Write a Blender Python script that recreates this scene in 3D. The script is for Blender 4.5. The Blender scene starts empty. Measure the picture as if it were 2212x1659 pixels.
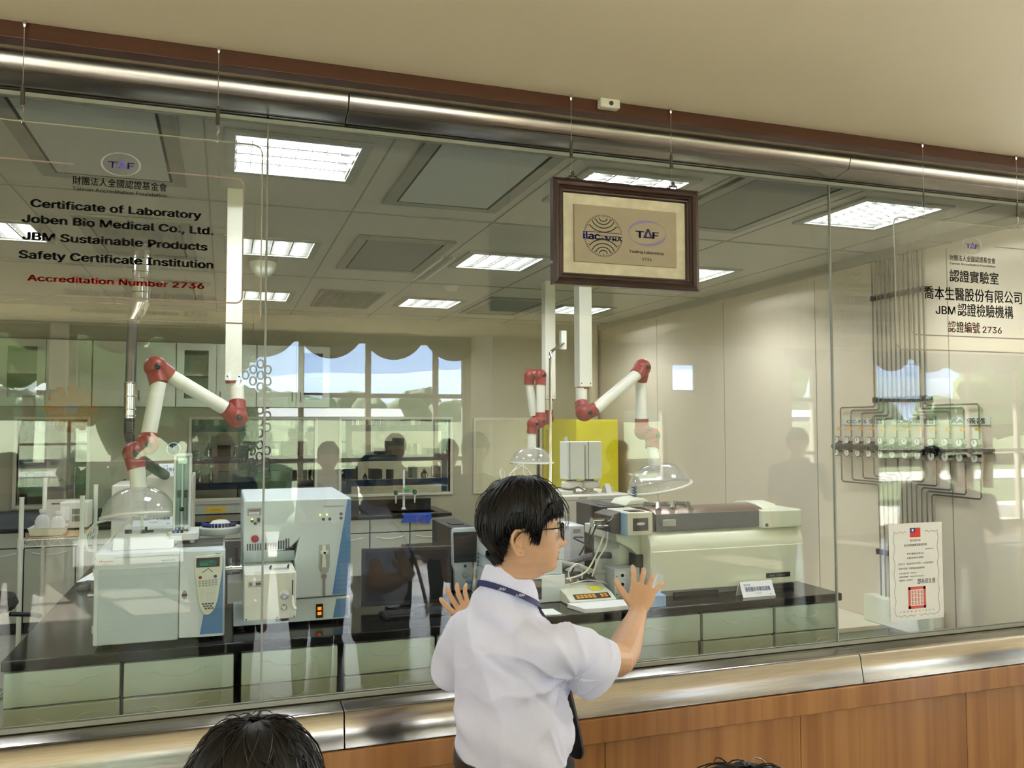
import bpy, math, random
from mathutils import Vector, Matrix, noise
random.seed(7)
SC = bpy.context.scene
COL = SC.collection
PI = math.pi

# ---------------------------------------------------------------- camera, world, sun, exposure
EYE = Vector((0, 0, 1.80))
FPX, YAW, PITCH, ROLL = 1807.5, .33036, .047756, -.0018817
_f = Vector((math.sin(YAW) * math.cos(PITCH), math.cos(YAW) * math.cos(PITCH), math.sin(PITCH)))
_r = Vector((math.cos(YAW), -math.sin(YAW), 0)); _u = _r.cross(_f)
_r2 = _r * math.cos(ROLL) + _u * math.sin(ROLL); _u2 = _r2.cross(_f)
cam = bpy.data.cameras.new('camera'); cam.sensor_width = 36; cam.lens = 36 * FPX / 2212
cam.clip_start = .05; cam.clip_end = 3000
camo = bpy.data.objects.new('camera', cam); COL.objects.link(camo); SC.camera = camo
camo.matrix_world = Matrix((( _r2.x, _u2.x, -_f.x, EYE.x), (_r2.y, _u2.y, -_f.y, EYE.y), (_r2.z, _u2.z, -_f.z, EYE.z), (0, 0, 0, 1)))
SUN_EL, SUN_AZ = math.radians(38), math.radians(200)      # the sun stands beyond the hall's windows
W = bpy.data.worlds.new('daylight'); SC.world = W; W.use_nodes = True
nt = W.node_tree; bgn = nt.nodes['Background']
sky = nt.nodes.new('ShaderNodeTexSky'); sky.sky_type = 'NISHITA'; sky.sun_disc = False
sky.sun_elevation = SUN_EL; sky.sun_rotation = SUN_AZ; sky.altitude = 50; sky.dust_density = 1.5
tc = nt.nodes.new('ShaderNodeTexCoord'); mp = nt.nodes.new('ShaderNodeMapping'); mp.inputs['Scale'].default_value = (1, 1, 3.2)
cl = nt.nodes.new('ShaderNodeTexNoise'); cl.inputs['Scale'].default_value = 2.6; cl.inputs['Detail'].default_value = 7
rp = nt.nodes.new('ShaderNodeValToRGB'); rp.color_ramp.elements[0].position = .42; rp.color_ramp.elements[1].position = .62
mx = nt.nodes.new('ShaderNodeMix'); mx.data_type = 'RGBA'
mx.inputs[7].default_value = (17, 17.3, 18, 1)
nt.links.new(tc.outputs['Generated'], mp.inputs[0]); nt.links.new(mp.outputs[0], cl.inputs['Vector'])
nt.links.new(cl.outputs['Fac'], rp.inputs[0]); nt.links.new(rp.outputs[0], mx.inputs[0])
nt.links.new(sky.outputs[0], mx.inputs[6]); nt.links.new(mx.outputs[2], bgn.inputs[0])
bgn.inputs[1].default_value = 1.15
sl = bpy.data.lights.new('sun', 'SUN'); sl.energy = 60; sl.angle = .009; sl.color = (1, .95, .88)
slo = bpy.data.objects.new('sun', sl); COL.objects.link(slo)
_sd = Vector((math.sin(SUN_AZ) * math.cos(SUN_EL), math.cos(SUN_AZ) * math.cos(SUN_EL), math.sin(SUN_EL)))
slo.rotation_euler = _sd.to_track_quat('Z', 'Y').to_euler(); slo.location = _sd * 60
vs = SC.view_settings; vs.view_transform = 'Standard'; vs.look = 'None'; vs.gamma = 1; vs.exposure = .5
try: vs.use_curve_mapping = False
except Exception: pass
cy = SC.cycles; cy.max_bounces = 10; cy.transparent_max_bounces = 24; cy.diffuse_bounces = 4; cy.glossy_bounces = 5
cy.caustics_reflective = False; cy.caustics_refractive = False; cy.sample_clamp_indirect = 6
cy.use_denoising = True
try: cy.use_light_tree = True
except Exception: pass

# ---------------------------------------------------------------- materials
def lin(c):
    if isinstance(c, str):
        c = [int(c[i:i + 2], 16) / 255 for i in (1, 3, 5)]
    return tuple(x / 12.92 if x <= .04045 else ((x + .055) / 1.055) ** 2.4 for x in c[:3]) + (1,)
MATS = {}
def mat(name, col, rough=.5, metal=0, spec=.5, var=.05, scale=6, stretch=(1, 1, 1), bump=0, coat=0, emit=0, aniso=0, sheen=0, trans=0, sss=0):
    if name in MATS: return MATS[name]
    m = bpy.data.materials.new(name); m.use_nodes = True; MATS[name] = m
    t = m.node_tree; b = t.nodes['Principled BSDF']; c = lin(col)
    b.inputs['Roughness'].default_value = rough; b.inputs['Metallic'].default_value = metal
    b.inputs['Specular IOR Level'].default_value = spec; b.inputs['Coat Weight'].default_value = coat
    if aniso: b.inputs['Anisotropic'].default_value = aniso
    if sheen: b.inputs['Sheen Weight'].default_value = sheen
    if sss: b.inputs['Subsurface Weight'].default_value = sss; b.inputs['Subsurface Radius'].default_value = (.01, .004, .002)
    if emit: b.inputs['Emission Color'].default_value = c; b.inputs['Emission Strength'].default_value = emit
    tcn = t.nodes.new('ShaderNodeTexCoord'); mpn = t.nodes.new('ShaderNodeMapping'); mpn.inputs['Scale'].default_value = stretch
    n = t.nodes.new('ShaderNodeTexNoise'); n.inputs['Scale'].default_value = scale; n.inputs['Detail'].default_value = 4
    t.links.new(tcn.outputs['Object'], mpn.inputs[0]); t.links.new(mpn.outputs[0], n.inputs['Vector'])
    r = t.nodes.new('ShaderNodeValToRGB'); e = r.color_ramp.elements
    e[0].position, e[1].position = .3, .7
    e[0].color = tuple(x * (1 - var) for x in c[:3]) + (1,); e[1].color = tuple(min(1, x * (1 + var)) for x in c[:3]) + (1,)
    t.links.new(n.outputs['Fac'], r.inputs[0]); t.links.new(r.outputs[0], b.inputs['Base Color'])
    if bump:
        bn = t.nodes.new('ShaderNodeBump'); bn.inputs['Strength'].default_value = bump; bn.inputs['Distance'].default_value = .01
        t.links.new(n.outputs['Fac'], bn.inputs['Height']); t.links.new(bn.outputs[0], b.inputs['Normal'])
    return m
def glassy(name, tint=(.96, .985, .965), refl=1.0, body=None, bodyfac=0, rough=0):
    """thin clear sheet: lets light through, mirrors more at grazing angles"""
    m = bpy.data.materials.new(name); m.use_nodes = True; MATS[name] = m
    t = m.node_tree; t.nodes.remove(t.nodes['Principled BSDF']); out = t.nodes['Material Output']
    lw = t.nodes.new('ShaderNodeLayerWeight'); lw.inputs[0].default_value = .5
    pw = t.nodes.new('ShaderNodeMath'); pw.operation = 'POWER'; pw.inputs[1].default_value = 5
    ml = t.nodes.new('ShaderNodeMath'); ml.operation = 'MULTIPLY_ADD'; ml.inputs[1].default_value = .95 * refl; ml.inputs[2].default_value = .043 * refl
    t.links.new(lw.outputs['Facing'], pw.inputs[0]); t.links.new(pw.outputs[0], ml.inputs[0])
    tr = t.nodes.new('ShaderNodeBsdfTransparent'); tr.inputs[0].default_value = tint + (1,)
    gl = t.nodes.new('ShaderNodeBsdfGlossy'); gl.inputs['Roughness'].default_value = rough; gl.inputs[0].default_value = (1, 1, 1, 1)
    a = tr
    if body:
        df = t.nodes.new('ShaderNodeBsdfDiffuse'); df.inputs[0].default_value = lin(body)
        tl = t.nodes.new('ShaderNodeBsdfTranslucent'); tl.inputs[0].default_value = lin(body)
        m1 = t.nodes.new('ShaderNodeMixShader'); m1.inputs[0].default_value = .5
        t.links.new(df.outputs[0], m1.inputs[1]); t.links.new(tl.outputs[0], m1.inputs[2])
        a = t.nodes.new('ShaderNodeMixShader'); a.inputs[0].default_value = bodyfac
        t.links.new(tr.outputs[0], a.inputs[1]); t.links.new(m1.outputs[0], a.inputs[2])
    mxs = t.nodes.new('ShaderNodeMixShader'); t.links.new(ml.outputs[0], mxs.inputs[0])
    t.links.new(a.outputs[0], mxs.inputs[1]); t.links.new(gl.outputs[0], mxs.inputs[2]); t.links.new(mxs.outputs[0], out.inputs[0])
    return m
def emis(name, col, s):
    m = bpy.data.materials.new(name); m.use_nodes = True; MATS[name] = m
    t = m.node_tree; b = t.nodes['Principled BSDF']; b.inputs['Base Color'].default_value = lin(col)
    b.inputs['Emission Color'].default_value = lin(col); b.inputs['Emission Strength'].default_value = s
    return m

# ---------------------------------------------------------------- mesh helper
def frame(d):
    d = Vector(d).normalized(); a = Vector((0, 0, 1)) if abs(d.z) < .9 else Vector((1, 0, 0))
    x = a.cross(d).normalized(); return x, d.cross(x), d
class MB:
    def __init__(s): s.v = []; s.f = []; s.M = None; s.mi = []; s.cm = 0
    def add(s, vs, fs):
        o = len(s.v)
        for p in vs:
            p = Vector(p); s.v.append(s.M @ p if s.M else p)
        for f in fs: s.f.append([i + o for i in f]); s.mi.append(s.cm)
        return s
    def box(s, x0, y0, z0, x1, y1, z1):
        x0, x1 = min(x0, x1), max(x0, x1); y0, y1 = min(y0, y1), max(y0, y1); z0, z1 = min(z0, z1), max(z0, z1)
        return s.add([(x0, y0, z0), (x1, y0, z0), (x1, y1, z0), (x0, y1, z0), (x0, y0, z1), (x1, y0, z1), (x1, y1, z1), (x0, y1, z1)],
                     [(0, 3, 2, 1), (4, 5, 6, 7), (0, 1, 5, 4), (1, 2, 6, 5), (2, 3, 7, 6), (3, 0, 4, 7)])
    def prism(s, pts, d):
        """closed outline (3-D points) pushed along d"""
        n = len(pts); d = Vector(d); a = [Vector(p) for p in pts]; b = [p + d for p in a]
        nn = Vector((0, 0, 0))
        for i in range(n): nn += a[i].cross(a[(i + 1) % n])
        if nn.dot(d) > 0: a.reverse(); b.reverse()
        return s.add(a + b, [list(range(n)), list(range(2 * n - 1, n - 1, -1))] + [(i, n + i, n + (i + 1) % n, (i + 1) % n) for i in range(n)])
    def xz(s, pts, y0, y1): return s.prism([(p[0], y0, p[1]) for p in pts], (0, y1 - y0, 0))
    def yz(s, pts, x0, x1): return s.prism([(x0, p[0], p[1]) for p in pts], (x1 - x0, 0, 0))
    def xy(s, pts, z0, z1): return s.prism([(p[0], p[1], z0) for p in pts], (0, 0, z1 - z0))
    def rings(s, R, cap=True, close=False):
        n = len(R[0]); vs = [p for r in R for p in r]; fs = []; m = len(R)
        for i in range(m if close else m - 1):
            j = (i + 1) % m
            for k in range(n):
                l = (k + 1) % n; fs.append((i * n + k, i * n + l, j * n + l, j * n + k))
        if cap and not close: fs.append(list(range(n - 1, -1, -1))); fs.append([(m - 1) * n + k for k in range(n)])
        return s.add(vs, fs)
    def tube(s, pts, r, n=10, round_ends=False, flat=1.0, up=None):
        P = [Vector(p) for p in pts]; m = len(P)
        r = [r] * m if not hasattr(r, '__len__') else list(r)
        if round_ends:
            d0 = (P[0] - P[1]).normalized(); d1 = (P[-1] - P[-2]).normalized()
            P = [P[0] + d0 * r[0] * .85, P[0] + d0 * r[0] * .55] + P + [P[-1] + d1 * r[-1] * .55, P[-1] + d1 * r[-1] * .85]
            r = [r[0] * .35, r[0] * .8] + r + [r[-1] * .8, r[-1] * .35]; m = len(P)
        R = []; x = None
        for i in range(m):
            t = (P[min(i + 1, m - 1)] - P[max(i - 1, 0)])
            t = t.normalized() if t.length > 1e-9 else Vector((0, 0, 1))
            if x is None: x = Vector(up).cross(t).normalized() if up else frame(t)[0]
            else: x = (x - t * x.dot(t)).normalized()
            y = t.cross(x)
            R.append([P[i] + (x * math.cos(2 * PI * k / n) + y * flat * math.sin(2 * PI * k / n)) * r[i] for k in range(n)])
        return s.rings(R)
    def cyl(s, p0, p1, r, r1=None, n=20): return s.tube([p0, p1], [r, r if r1 is None else r1], n)
    def lathe(s, prof, o, ax=(0, 0, 1), n=28, cap=True):
        x, y, d = frame(ax); o = Vector(o)
        return s.rings([[o + d * h + (x * math.cos(2 * PI * k / n) + y * math.sin(2 * PI * k / n)) * max(r, 1e-4) for k in range(n)] for r, h in prof], cap)
    def ball(s, c, r, nu=18, nv=12, R3=None):
        r = (r, r, r) if not hasattr(r, '__len__') else r; c = Vector(c); R = []
        for i in range(nv + 1):
            a = PI * i / nv; q = max(math.sin(a), 1e-3)
            ring = []
            for k in range(nu):
                p = Vector((r[0] * q * math.cos(2 * PI * k / nu), r[1] * q * math.sin(2 * PI * k / nu), -r[2] * math.cos(a)))
                ring.append(c + (R3 @ p if R3 else p))
            R.append(ring)
        return s.rings(R)
    def text(s, body, size, o, xd=(1, 0, 0), zd=(0, 0, 1), align='LEFT', bold=0, width=None, shear=0, sx=1.0):
        """flat lettering; o is the start (or centre) of the baseline"""
        key = (body, shear)
        if key not in TXT:
            c = bpy.data.curves.new('lettering', 'FONT'); c.body = body; c.size = 1; c.shear = shear; 
            if FONT and all(ord(ch) < 0x2E80 for ch in body): c.font = FONT
            c.resolution_u = 4
            ob = bpy.data.objects.new('lettering', c); COL.objects.link(ob)
            me = bpy.data.meshes.new_from_object(ob.evaluated_get(bpy.context.evaluated_depsgraph_get()))
            TXT[key] = ([(v.co.x, v.co.y) for v in me.vertices], [tuple(p.vertices) for p in me.polygons])
            bpy.data.objects.remove(ob); bpy.data.curves.remove(c); bpy.data.meshes.remove(me)
        V, Fs = TXT[key]; x0 = min(p[0] for p in V); x1 = max(p[0] for p in V)
        k = size * sx if width is None else width / (x1 - x0)
        off = {'LEFT': -x0, 'CENTER': -(x0 + x1) / 2, 'RIGHT': -x1}[align]
        o, xd, zd = Vector(o), Vector(xd), Vector(zd)
        for dx, dy in (((-bold, 0), (bold, 0), (0, bold * .7), (0, -bold * .3)) if bold else ((0, 0),)):     # heavier strokes
            s.add([o + xd * (p[0] + off + dx) * k + zd * (p[1] + dy) * size for p in V], Fs)
        return s
    def build(s, name, m, parent=None, bev=0, smooth=True, ang=35, seg=2):
        base = Vector((0, 0, 0)); q = parent
        while q is not None: base += q.location; q = q.parent
        me = bpy.data.meshes.new(name); me.from_pydata([p - base for p in s.v], [], s.f); me.validate(); me.update()
        for q in (m if isinstance(m, (list, tuple)) else [m]): me.materials.append(q)
        if any(s.mi) and len(me.polygons) == len(s.mi): me.polygons.foreach_set('material_index', s.mi)
        if smooth:
            me.polygons.foreach_set('use_smooth', [True] * len(me.polygons))
            if not bev: me.set_sharp_from_angle(angle=math.radians(ang))
        o = bpy.data.objects.new(name, me); COL.objects.link(o)
        if parent: o.parent = parent
        if bev:
            b = o.modifiers.new('bevel', 'BEVEL'); b.width = bev; b.segments = seg; b.limit_method = 'ANGLE'; b.angle_limit = math.radians(40); b.harden_normals = True
        return o
TXT = {}
try: FONT = bpy.data.fonts.load(bpy.utils.system_resource('DATAFILES', path='fonts') + '/Inter.woff2')      # Blender's own bundled sans
except Exception: FONT = None
def tag(o, label, cat, group=None, kind=None):
    o['label'] = label; o['category'] = cat
    if group: o['group'] = group
    if kind: o['kind'] = kind
    return o
def thing(name, label, cat, loc=(0, 0, 0), group=None):
    o = bpy.data.objects.new(name, None); COL.objects.link(o); o.location = loc; o.empty_display_size = .05
    return tag(o, label, cat, group)
def struct(name, mb, m, **k):
    o = mb.build(name, m, **k); o['kind'] = 'structure'; return o
def dup(o, loc, label, parent=None):
    c = o.copy(); COL.objects.link(c)
    if parent is None: c.location = loc; c['label'] = label
    else: c.parent = parent
    for ch in list(o.children): dup(ch, None, None, c)
    return c
def plab(o, l): o['label'] = l; return o

# ---------------------------------------------------------------- palette
m_hallceil = mat('hall_ceiling_paint', '#f2e6c6', .8, var=.02, scale=2)
m_hallwall = mat('hall_wall_paint', '#d9d0b8', .8, var=.03)
m_hallfloor = mat('hall_floor_stone', '#71695f', .2, var=.08, scale=14)
m_labceil = mat('lab_ceiling_panel', '#bcbcab', .45, var=.02, scale=3)
m_labwall = mat('lab_wall_panel', '#d8cdb6', .42, var=.025, scale=2)
m_backwall_dim = mat('back_wall_dimmed', '#a9a48d', .5, var=.025, scale=2)  # lab wall colour darkened here to stand in for weaker light at the back
m_labfloor = mat('lab_floor_vinyl', '#a5a39c', .35, var=.05)
m_steel = mat('brushed_steel', '#a39e97', .2, 1, var=.12, scale=7, stretch=(1.2, 40, 40), aniso=.3)
m_chrome = mat('chrome', '#d5d5d2', .12, 1, var=.02)
m_dkmetal = mat('dark_metal', '#5d5a55', .35, .8, var=.08)
m_cornice = mat('dark_brown_timber', '#47230f', .45, var=.15, scale=5, stretch=(1, 20, 20))
m_white = mat('white_enamel', '#e6e9dc', .4, var=.02)
m_offw = mat('off_white_plastic', '#dcd9cb', .45, var=.03)
m_grey = mat('grey_plastic', '#a9aba2', .45, var=.04)
m_dkgrey = mat('dark_grey_plastic', '#3a3a3a', .45, var=.06)
m_black = mat('black_plastic', '#161616', .4, var=.1)
m_bench = mat('black_epoxy_top', '#191816', .16, var=.15, scale=30)
m_drawer = mat('pale_green_steel', '#c2d3bf', .38, var=.02, scale=3)
m_gap = mat('shadow_gap_rubber', '#20241f', .7)
m_inst = mat('pale_blue_grey_enamel', '#d4dfdf', .4, var=.015, scale=3)
m_instw = mat('light_grey_enamel', '#d6dbd4', .42, var=.015)
m_blue = mat('steel_blue_panel', '#5c86b4', .4, var=.05, scale=40, stretch=(.2, .2, 12))
m_cream = mat('cream_enamel', '#dfe2ca', .42, var=.015)
m_red = mat('red_moulded_rubber', '#8e1d20', .42, var=.08)
m_armw = mat('white_aluminium_tube', '#e9e8da', .35, var=.015)
m_silver = mat('silver_paint', '#c3c9c8', .3, .3, var=.03)
m_yellow = mat('yellow_door_paint', '#efe428', .45, var=.04)
m_navy = mat('navy_frame_paint', '#14365e', .45, var=.08)
m_ink = mat('black_ink', '#141210', .6, var=.02)
m_redink = mat('red_ink', '#b3221c', .6, var=.02)
m_purple = mat('purple_ink', '#6b5fb0', .6, var=.02)
m_blueink = mat('blue_ink', '#2b3f9e', .6, var=.02)
m_paper = mat('white_paper', '#eef0ee', .7, var=.015)
m_glass = glassy('window_glass', (.972, .984, .972), .9)
m_acry = glassy('clear_acrylic', (.99, .99, .985), .55)
m_edge = mat('polished_acrylic_edge', '#a8a596', .15, spec=.8, var=.05)
m_hood = glassy('clear_hood_plastic', (.97, .97, .96), 1.0, '#f0efe9', .25, .04)
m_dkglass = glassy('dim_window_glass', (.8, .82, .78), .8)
m_tubel = emis('lamp_tube', '#f3f7ff', 74)
m_led = emis('green_display', '#2ad08a', 1.1)
m_orange = emis('lit_orange_switch', '#ff6a10', 1.6)
m_ledy = emis('lit_yellow_indicator', '#e8f060', 1.4)
# ================================================================ THE SETTING
GY, HC, LC, RX, BY = 3.1, 2.992, 2.94, 4.12, 8.95          # glass plane, hall ceiling, lab ceiling, right wall, back wall
WY = -4.9                                                    # the hall's window wall
struct('floor', MB().box(-7, WY, -.1, 17, 3.02, 0), m_hallfloor)
struct('ceiling', MB().box(-7, WY - .2, HC, 17, 2.999, HC + .12), m_hallceil)
struct('wall_left', MB().box(-7.1, WY, 0, -7, 3.0, HC), m_hallwall)
struct('wall_right', MB().box(17, WY, 0, 17.1, 3.0, HC), m_hallwall)
b = MB(); b.box(-7, 2.76, 2.94, 17, 2.82, 2.992)
struct('trim_1', b, m_cornice, bev=.004)
# wood panelled parapet under the glass: boards drawn by the grain material
def woodmat():
    m = mat('cherry_veneer', '#9a5f30', .3, var=.16, scale=4, stretch=(5, 5, .12), coat=.15)
    t = m.node_tree; r = [n for n in t.nodes if n.type == 'VALTORGB'][0]
    e = r.color_ramp.elements; e[0].color = lin('#93633a'); e[1].color = lin('#ab7b4b'); e[0].position = .36; e[1].position = .64
    k = r.color_ramp.elements.new(.5); k.color = lin('#a07042')
    return m
m_wood = woodmat()
b = MB(); x = -4.0
for i in range(20):
    b.box(x, 2.985, .1, x + .897, 3.02, .585); x += .9
struct('wall_parapet', b, m_wood, bev=.0015)
b = MB().box(-4, 2.992, 0, 14, 3.08, .66)
struct('wall_parapet_core', b, mat('brown_joint', '#5c3517', .6))
struct('trim_2', MB().box(-4, 2.95, .588, 14, 3.03, .683), m_wood, bev=.006)
struct('baseboard_parapet', MB().box(-4, 2.965, 0, 14, 3.03, .1), m_wood, bev=.004)
# steel sill and head of the glass wall
def steelrun(name, prof):
    b = MB(); x = -4.0
    for i in range(8):
        b.yz(prof, x, x + 2.2); x += 2.203
        # sections meet in a hairline joint
    return struct(name, b, m_steel, bev=.003)
steelrun('trim_3', [(3.14, .815), (3.0, .808), (2.985, .804), (2.977, .795), (2.957, .69), (2.957, .685), (3.14, .685)])
steelrun('trim_4', [(3.14, 2.9), (2.99, 2.926), (2.982, 2.934), (2.965, 2.985), (2.965, 2.99), (3.14, 2.99)])
for nm, z in (('trim_5', .816), ('trim_6', 2.885)):
    b = MB(); b.box(-4, 3.088, z, 14, 3.096, z + .014); b.box(-4, 3.112, z, 14, 3.12, z + .014)
    struct(nm, b, mat('pale_silicone', '#9a9c90', .5))
for i, (x0, x1) in enumerate(((-3.4, .129), (.137, 2.592), (2.6, 5.1), (5.108, 9.0)), 1):
    struct('window_%d' % i, MB().box(x0, 3.099, .82, x1, 3.109, 2.9), m_glass, smooth=False)
b = MB()
for x in (.133, 2.596, 5.104):
    b.box(x - .0035, 3.0985, .82, x + .0035, 3.1095, 2.9)
struct('trim_7', b, mat('glass_joint_silicone', '#8d9086', .25, spec=.8))
# ---------------- lab shell
struct('floor_lab', MB().box(-5, 3.08, -.1, RX, BY, 0), m_labfloor)
LX, LY = (-1.30, .27, 1.80, 3.32), (3.64, 5.54, 7.65)        # grid of recessed lights
b = MB(); p = 3.0
for y in LY:
    b.box(-5, p, LC, RX + .1, y - .25, LC + .12); q = -5
    for x in LX:
        if x < 0 and y != LY[1]: continue
        b.box(q, y - .25, LC, x - .25, y + .25, LC + .12); q = x + .25
    b.box(q, y - .25, LC, RX + .1, y + .25, LC + .12); p = y + .25
b.box(-5, p, LC, RX + .1, BY + .1, LC + .12)
struct('ceiling_lab', b, m_labceil)
b = MB()
for y in (4.47, 6.58, 8.6):                                   # ceiling panel joints
    b.box(-5, y - .012, LC - .004, RX, y + .012, LC + .002)
for x in (-.98, -.09, .63, 1.42, 2.2, 2.95, 3.8):
    b.box(x - .004, 3.14, LC - .003, x + .004, BY, LC + .002)
struct('trim_8', b, mat('ceiling_joint', '#8f947f', .5))
b = MB().box(RX, 3.08, 0, RX + .1, BY, LC)
struct('wall_right_lab', b, m_labwall)
b = MB()
for y in (3.9, 5.1, 6.3, 7.5): b.box(RX - .002, y - .003, 0, RX + .01, y + .003, LC - .08)
b.box(RX - .05, 3.14, LC - .055, RX, BY, LC)
struct('trim_9', b, mat('wall_joint', '#9a9783', .5))
struct('wall_left_lab', MB().box(-5.1, 3.08, 0, -5, BY, LC), m_labwall)
WINS = [(-1.84, -1.25, 1.04, 1.85), (-.31, .89, 1.06, 1.85), (1.167, 2.347, 1.06, 1.85), (2.64, 3.40, 1.06, 1.84)]
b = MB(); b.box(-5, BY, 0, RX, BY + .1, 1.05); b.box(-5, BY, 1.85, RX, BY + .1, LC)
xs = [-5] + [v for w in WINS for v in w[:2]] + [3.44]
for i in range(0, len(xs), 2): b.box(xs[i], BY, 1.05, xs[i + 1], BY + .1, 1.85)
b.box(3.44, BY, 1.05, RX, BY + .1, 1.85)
struct('wall_back_lab', b, m_backwall_dim)
for i, (x0, x1, z0, z1) in enumerate(WINS, 5):
    b = MB()
    for q in ((x0 - .03, z0 - .03, x0, z1 + .03), (x1, z0 - .03, x1 + .03, z1 + .03), (x0, z0 - .03, x1, z0), (x0, z1, x1, z1 + .03)):
        b.box(q[0], BY - .02, q[1], q[2], BY + .06, q[3])
    o = struct('window_%d' % i, b, mat('pale_window_frame', '#c9c6b0', .4), bev=.003)
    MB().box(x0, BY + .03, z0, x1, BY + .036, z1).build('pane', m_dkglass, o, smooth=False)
b = MB().cyl((RX - .09, BY - .09, 0), (RX - .09, BY - .09, LC - .02), .06, n=24); b.cyl((RX - .09, BY - .09, LC - .05), (RX - .09, BY - .09, LC), .075, n=24)
struct('wall_corner_pipe', b, m_labwall)
# ---------------- the dim room seen through the back windows
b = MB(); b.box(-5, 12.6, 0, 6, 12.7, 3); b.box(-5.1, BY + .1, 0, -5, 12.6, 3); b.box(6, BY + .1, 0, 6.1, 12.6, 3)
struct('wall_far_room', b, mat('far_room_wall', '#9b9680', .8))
struct('floor_far_room', MB().box(-5, BY + .1, -.1, 6, 12.6, 0), m_labfloor)
struct('ceiling_far_room', MB().box(-5, BY + .1, 2.9, 6, 12.6, 3), m_labceil)
# ---------------- hall window wall behind the viewer
def openwall(opens, x0, x1):
    b = MB(); b.box(x0, WY - .18, 2.94, x1, WY, HC); p = x0
    for a, c, z0, z1 in opens:
        if a > p: b.box(p, WY - .18, 0, a, WY, 2.94)
        if z0 > 0: b.box(a, WY - .18, 0, c, WY, z0)
        if z1 < 2.94: b.box(a, WY - .18, z1, c, WY, 2.94)
        p = c
    b.box(p, WY - .18, 0, x1, WY, 2.94); return b
OPENS = [(-6.8, -1.95, .06, 2.94), (-1.74, 3.15, .06, 2.94), (5.5, 6.25, .9, 2.05), (6.32, 6.82, 2.25, 2.75), (8.46, 8.98, .1, 2.94), (10.15, 16.5, .06, 2.94)]
struct('wall_window_side', openwall(OPENS, -7, 17), m_hallwall)
MUL = {0: [-5.2, -3.6], 1: [-1.1, .1, .93, 1.80, 2.72], 5: [11.2, 12.2, 13.3, 14.4, 15.5]}
for i, (a, c, z0, z1) in enumerate(OPENS):
    b = MB()
    for x in [a + .02, c - .02] + MUL.get(i, []): b.box(x - .035, WY - .1, z0, x + .035, WY - .02, z1)
    zs = [z0 + .03, z1 - .03] + ([1.33, 2.18] if z1 - z0 > 2 else [])
    for z in zs: b.box(a, WY - .095, z - .03, c, WY - .025, z + .03)
    o = struct('window_%d' % (i + 9), b, mat('window_mullion', '#b5b1a2', .5), bev=.004)
    MB().box(a, WY - .065, z0, c, WY - .06, z1).build('pane', m_glass, o, smooth=False)
for x, r in ((-1.85, .1), (3.33, .15)):
    struct('wall_column', MB().cyl((x, WY + .12, 0), (x, WY + .12, HC), r, n=32), mat('white_column', '#e9e7de', .6))
# ================================================================ OUTDOORS (seen mirrored in the glass)
m_grass = mat('meadow_grass', '#4b5a2c', .9, var=.35, scale=.9, bump=.3)
m_pave = mat('pale_pavement', '#cfcbc0', .8, var=.05)
m_leaf = mat('tree_leaves', '#5c7040', .8, var=.4, scale=2.2)
m_leaf2 = mat('dark_leaves', '#435a35', .8, var=.4, scale=3)
m_bark = mat('bark', '#55452f', .9, var=.2)
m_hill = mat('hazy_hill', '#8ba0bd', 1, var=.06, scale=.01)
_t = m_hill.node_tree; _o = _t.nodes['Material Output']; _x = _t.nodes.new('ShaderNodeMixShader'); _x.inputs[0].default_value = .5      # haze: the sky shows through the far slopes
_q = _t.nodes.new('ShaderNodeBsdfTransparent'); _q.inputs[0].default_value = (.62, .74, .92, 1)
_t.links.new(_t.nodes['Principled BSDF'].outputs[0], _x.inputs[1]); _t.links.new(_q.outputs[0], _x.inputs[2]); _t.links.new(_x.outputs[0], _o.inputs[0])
b = MB(); R = []
for j in range(0, 12):
    y = -22 - j * 6; R.append([(x, y, .35 + min(1.6, j * .25) + .5 * noise.noise((x * .08, y * .08, 1))) for x in range(-80, 121, 5)])
n = len(R[0]); b.add([p for r in R for p in r], [(i * n + k, (i + 1) * n + k, (i + 1) * n + k + 1, i * n + k + 1) for i in range(len(R) - 1) for k in range(n - 1)])
tag(b.build('meadow', m_grass), 'bright green meadow mirrored in the glass beyond the windows', 'meadow', kind='stuff')
struct('ground', MB().box(-90, -190, -.3, 120, WY - .18, -.02), mat('lawn', '#4b592e', .9, var=.25, scale=2))
struct('ground_path', MB().box(-90, -8.5, -.05, 120, WY - .18, .0), m_pave)
tag(MB().box(-90, -18.2, -.05, 120, -14.4, .03).build('road', m_pave), 'pale road crossing in front of the mirrored green meadow', 'road')
def blob(b, c, r, seed, k=.35, nu=16, nv=11):
    o = len(b.v); b.ball(c, r, nu, nv)
    for i in range(o, len(b.v)):
        v = b.v[i] - Vector(c); d = 1 + k * noise.noise(b.v[i] * (1.6 / max(r)) + Vector((seed, 0, 0))) + k * .6 * noise.noise(b.v[i] * (5 / max(r)) + Vector((seed, 9, 0)))
        b.v[i] = Vector(c) + v * d
def tree(x, y, h, w, seed, label, m=None, grp='trees beyond the hall windows'):
    t = thing('tree', label, 'tree', (x, y, -.05), grp)
    MB().tube([(x, y, -.05), (x + .1, y, h * .35), (x, y + .1, h * .75)], [.16, .12, .05], 8).build('trunk', m_bark, t)
    b = MB(); rr = random.Random(seed)
    for i in range(9):
        a = rr.uniform(0, 2 * PI); q = rr.uniform(.1, .6) * w
        blob(b, (x + q * math.cos(a), y + q * math.sin(a), h * rr.uniform(.38, .9)), (w * rr.uniform(.3, .5),) * 2 + (h * rr.uniform(.12, .2),), seed + i)
    b.build('crown', m or m_leaf, t)
tree(-3.7, -12.2, 6.2, 2.1, 3, 'broad green tree mirrored beside the spiral steel duct')
tree(-.7, -12.6, 4.6, 1.5, 41, 'low dark leaved tree mirrored behind the clear hood at left', m_leaf2)
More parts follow.
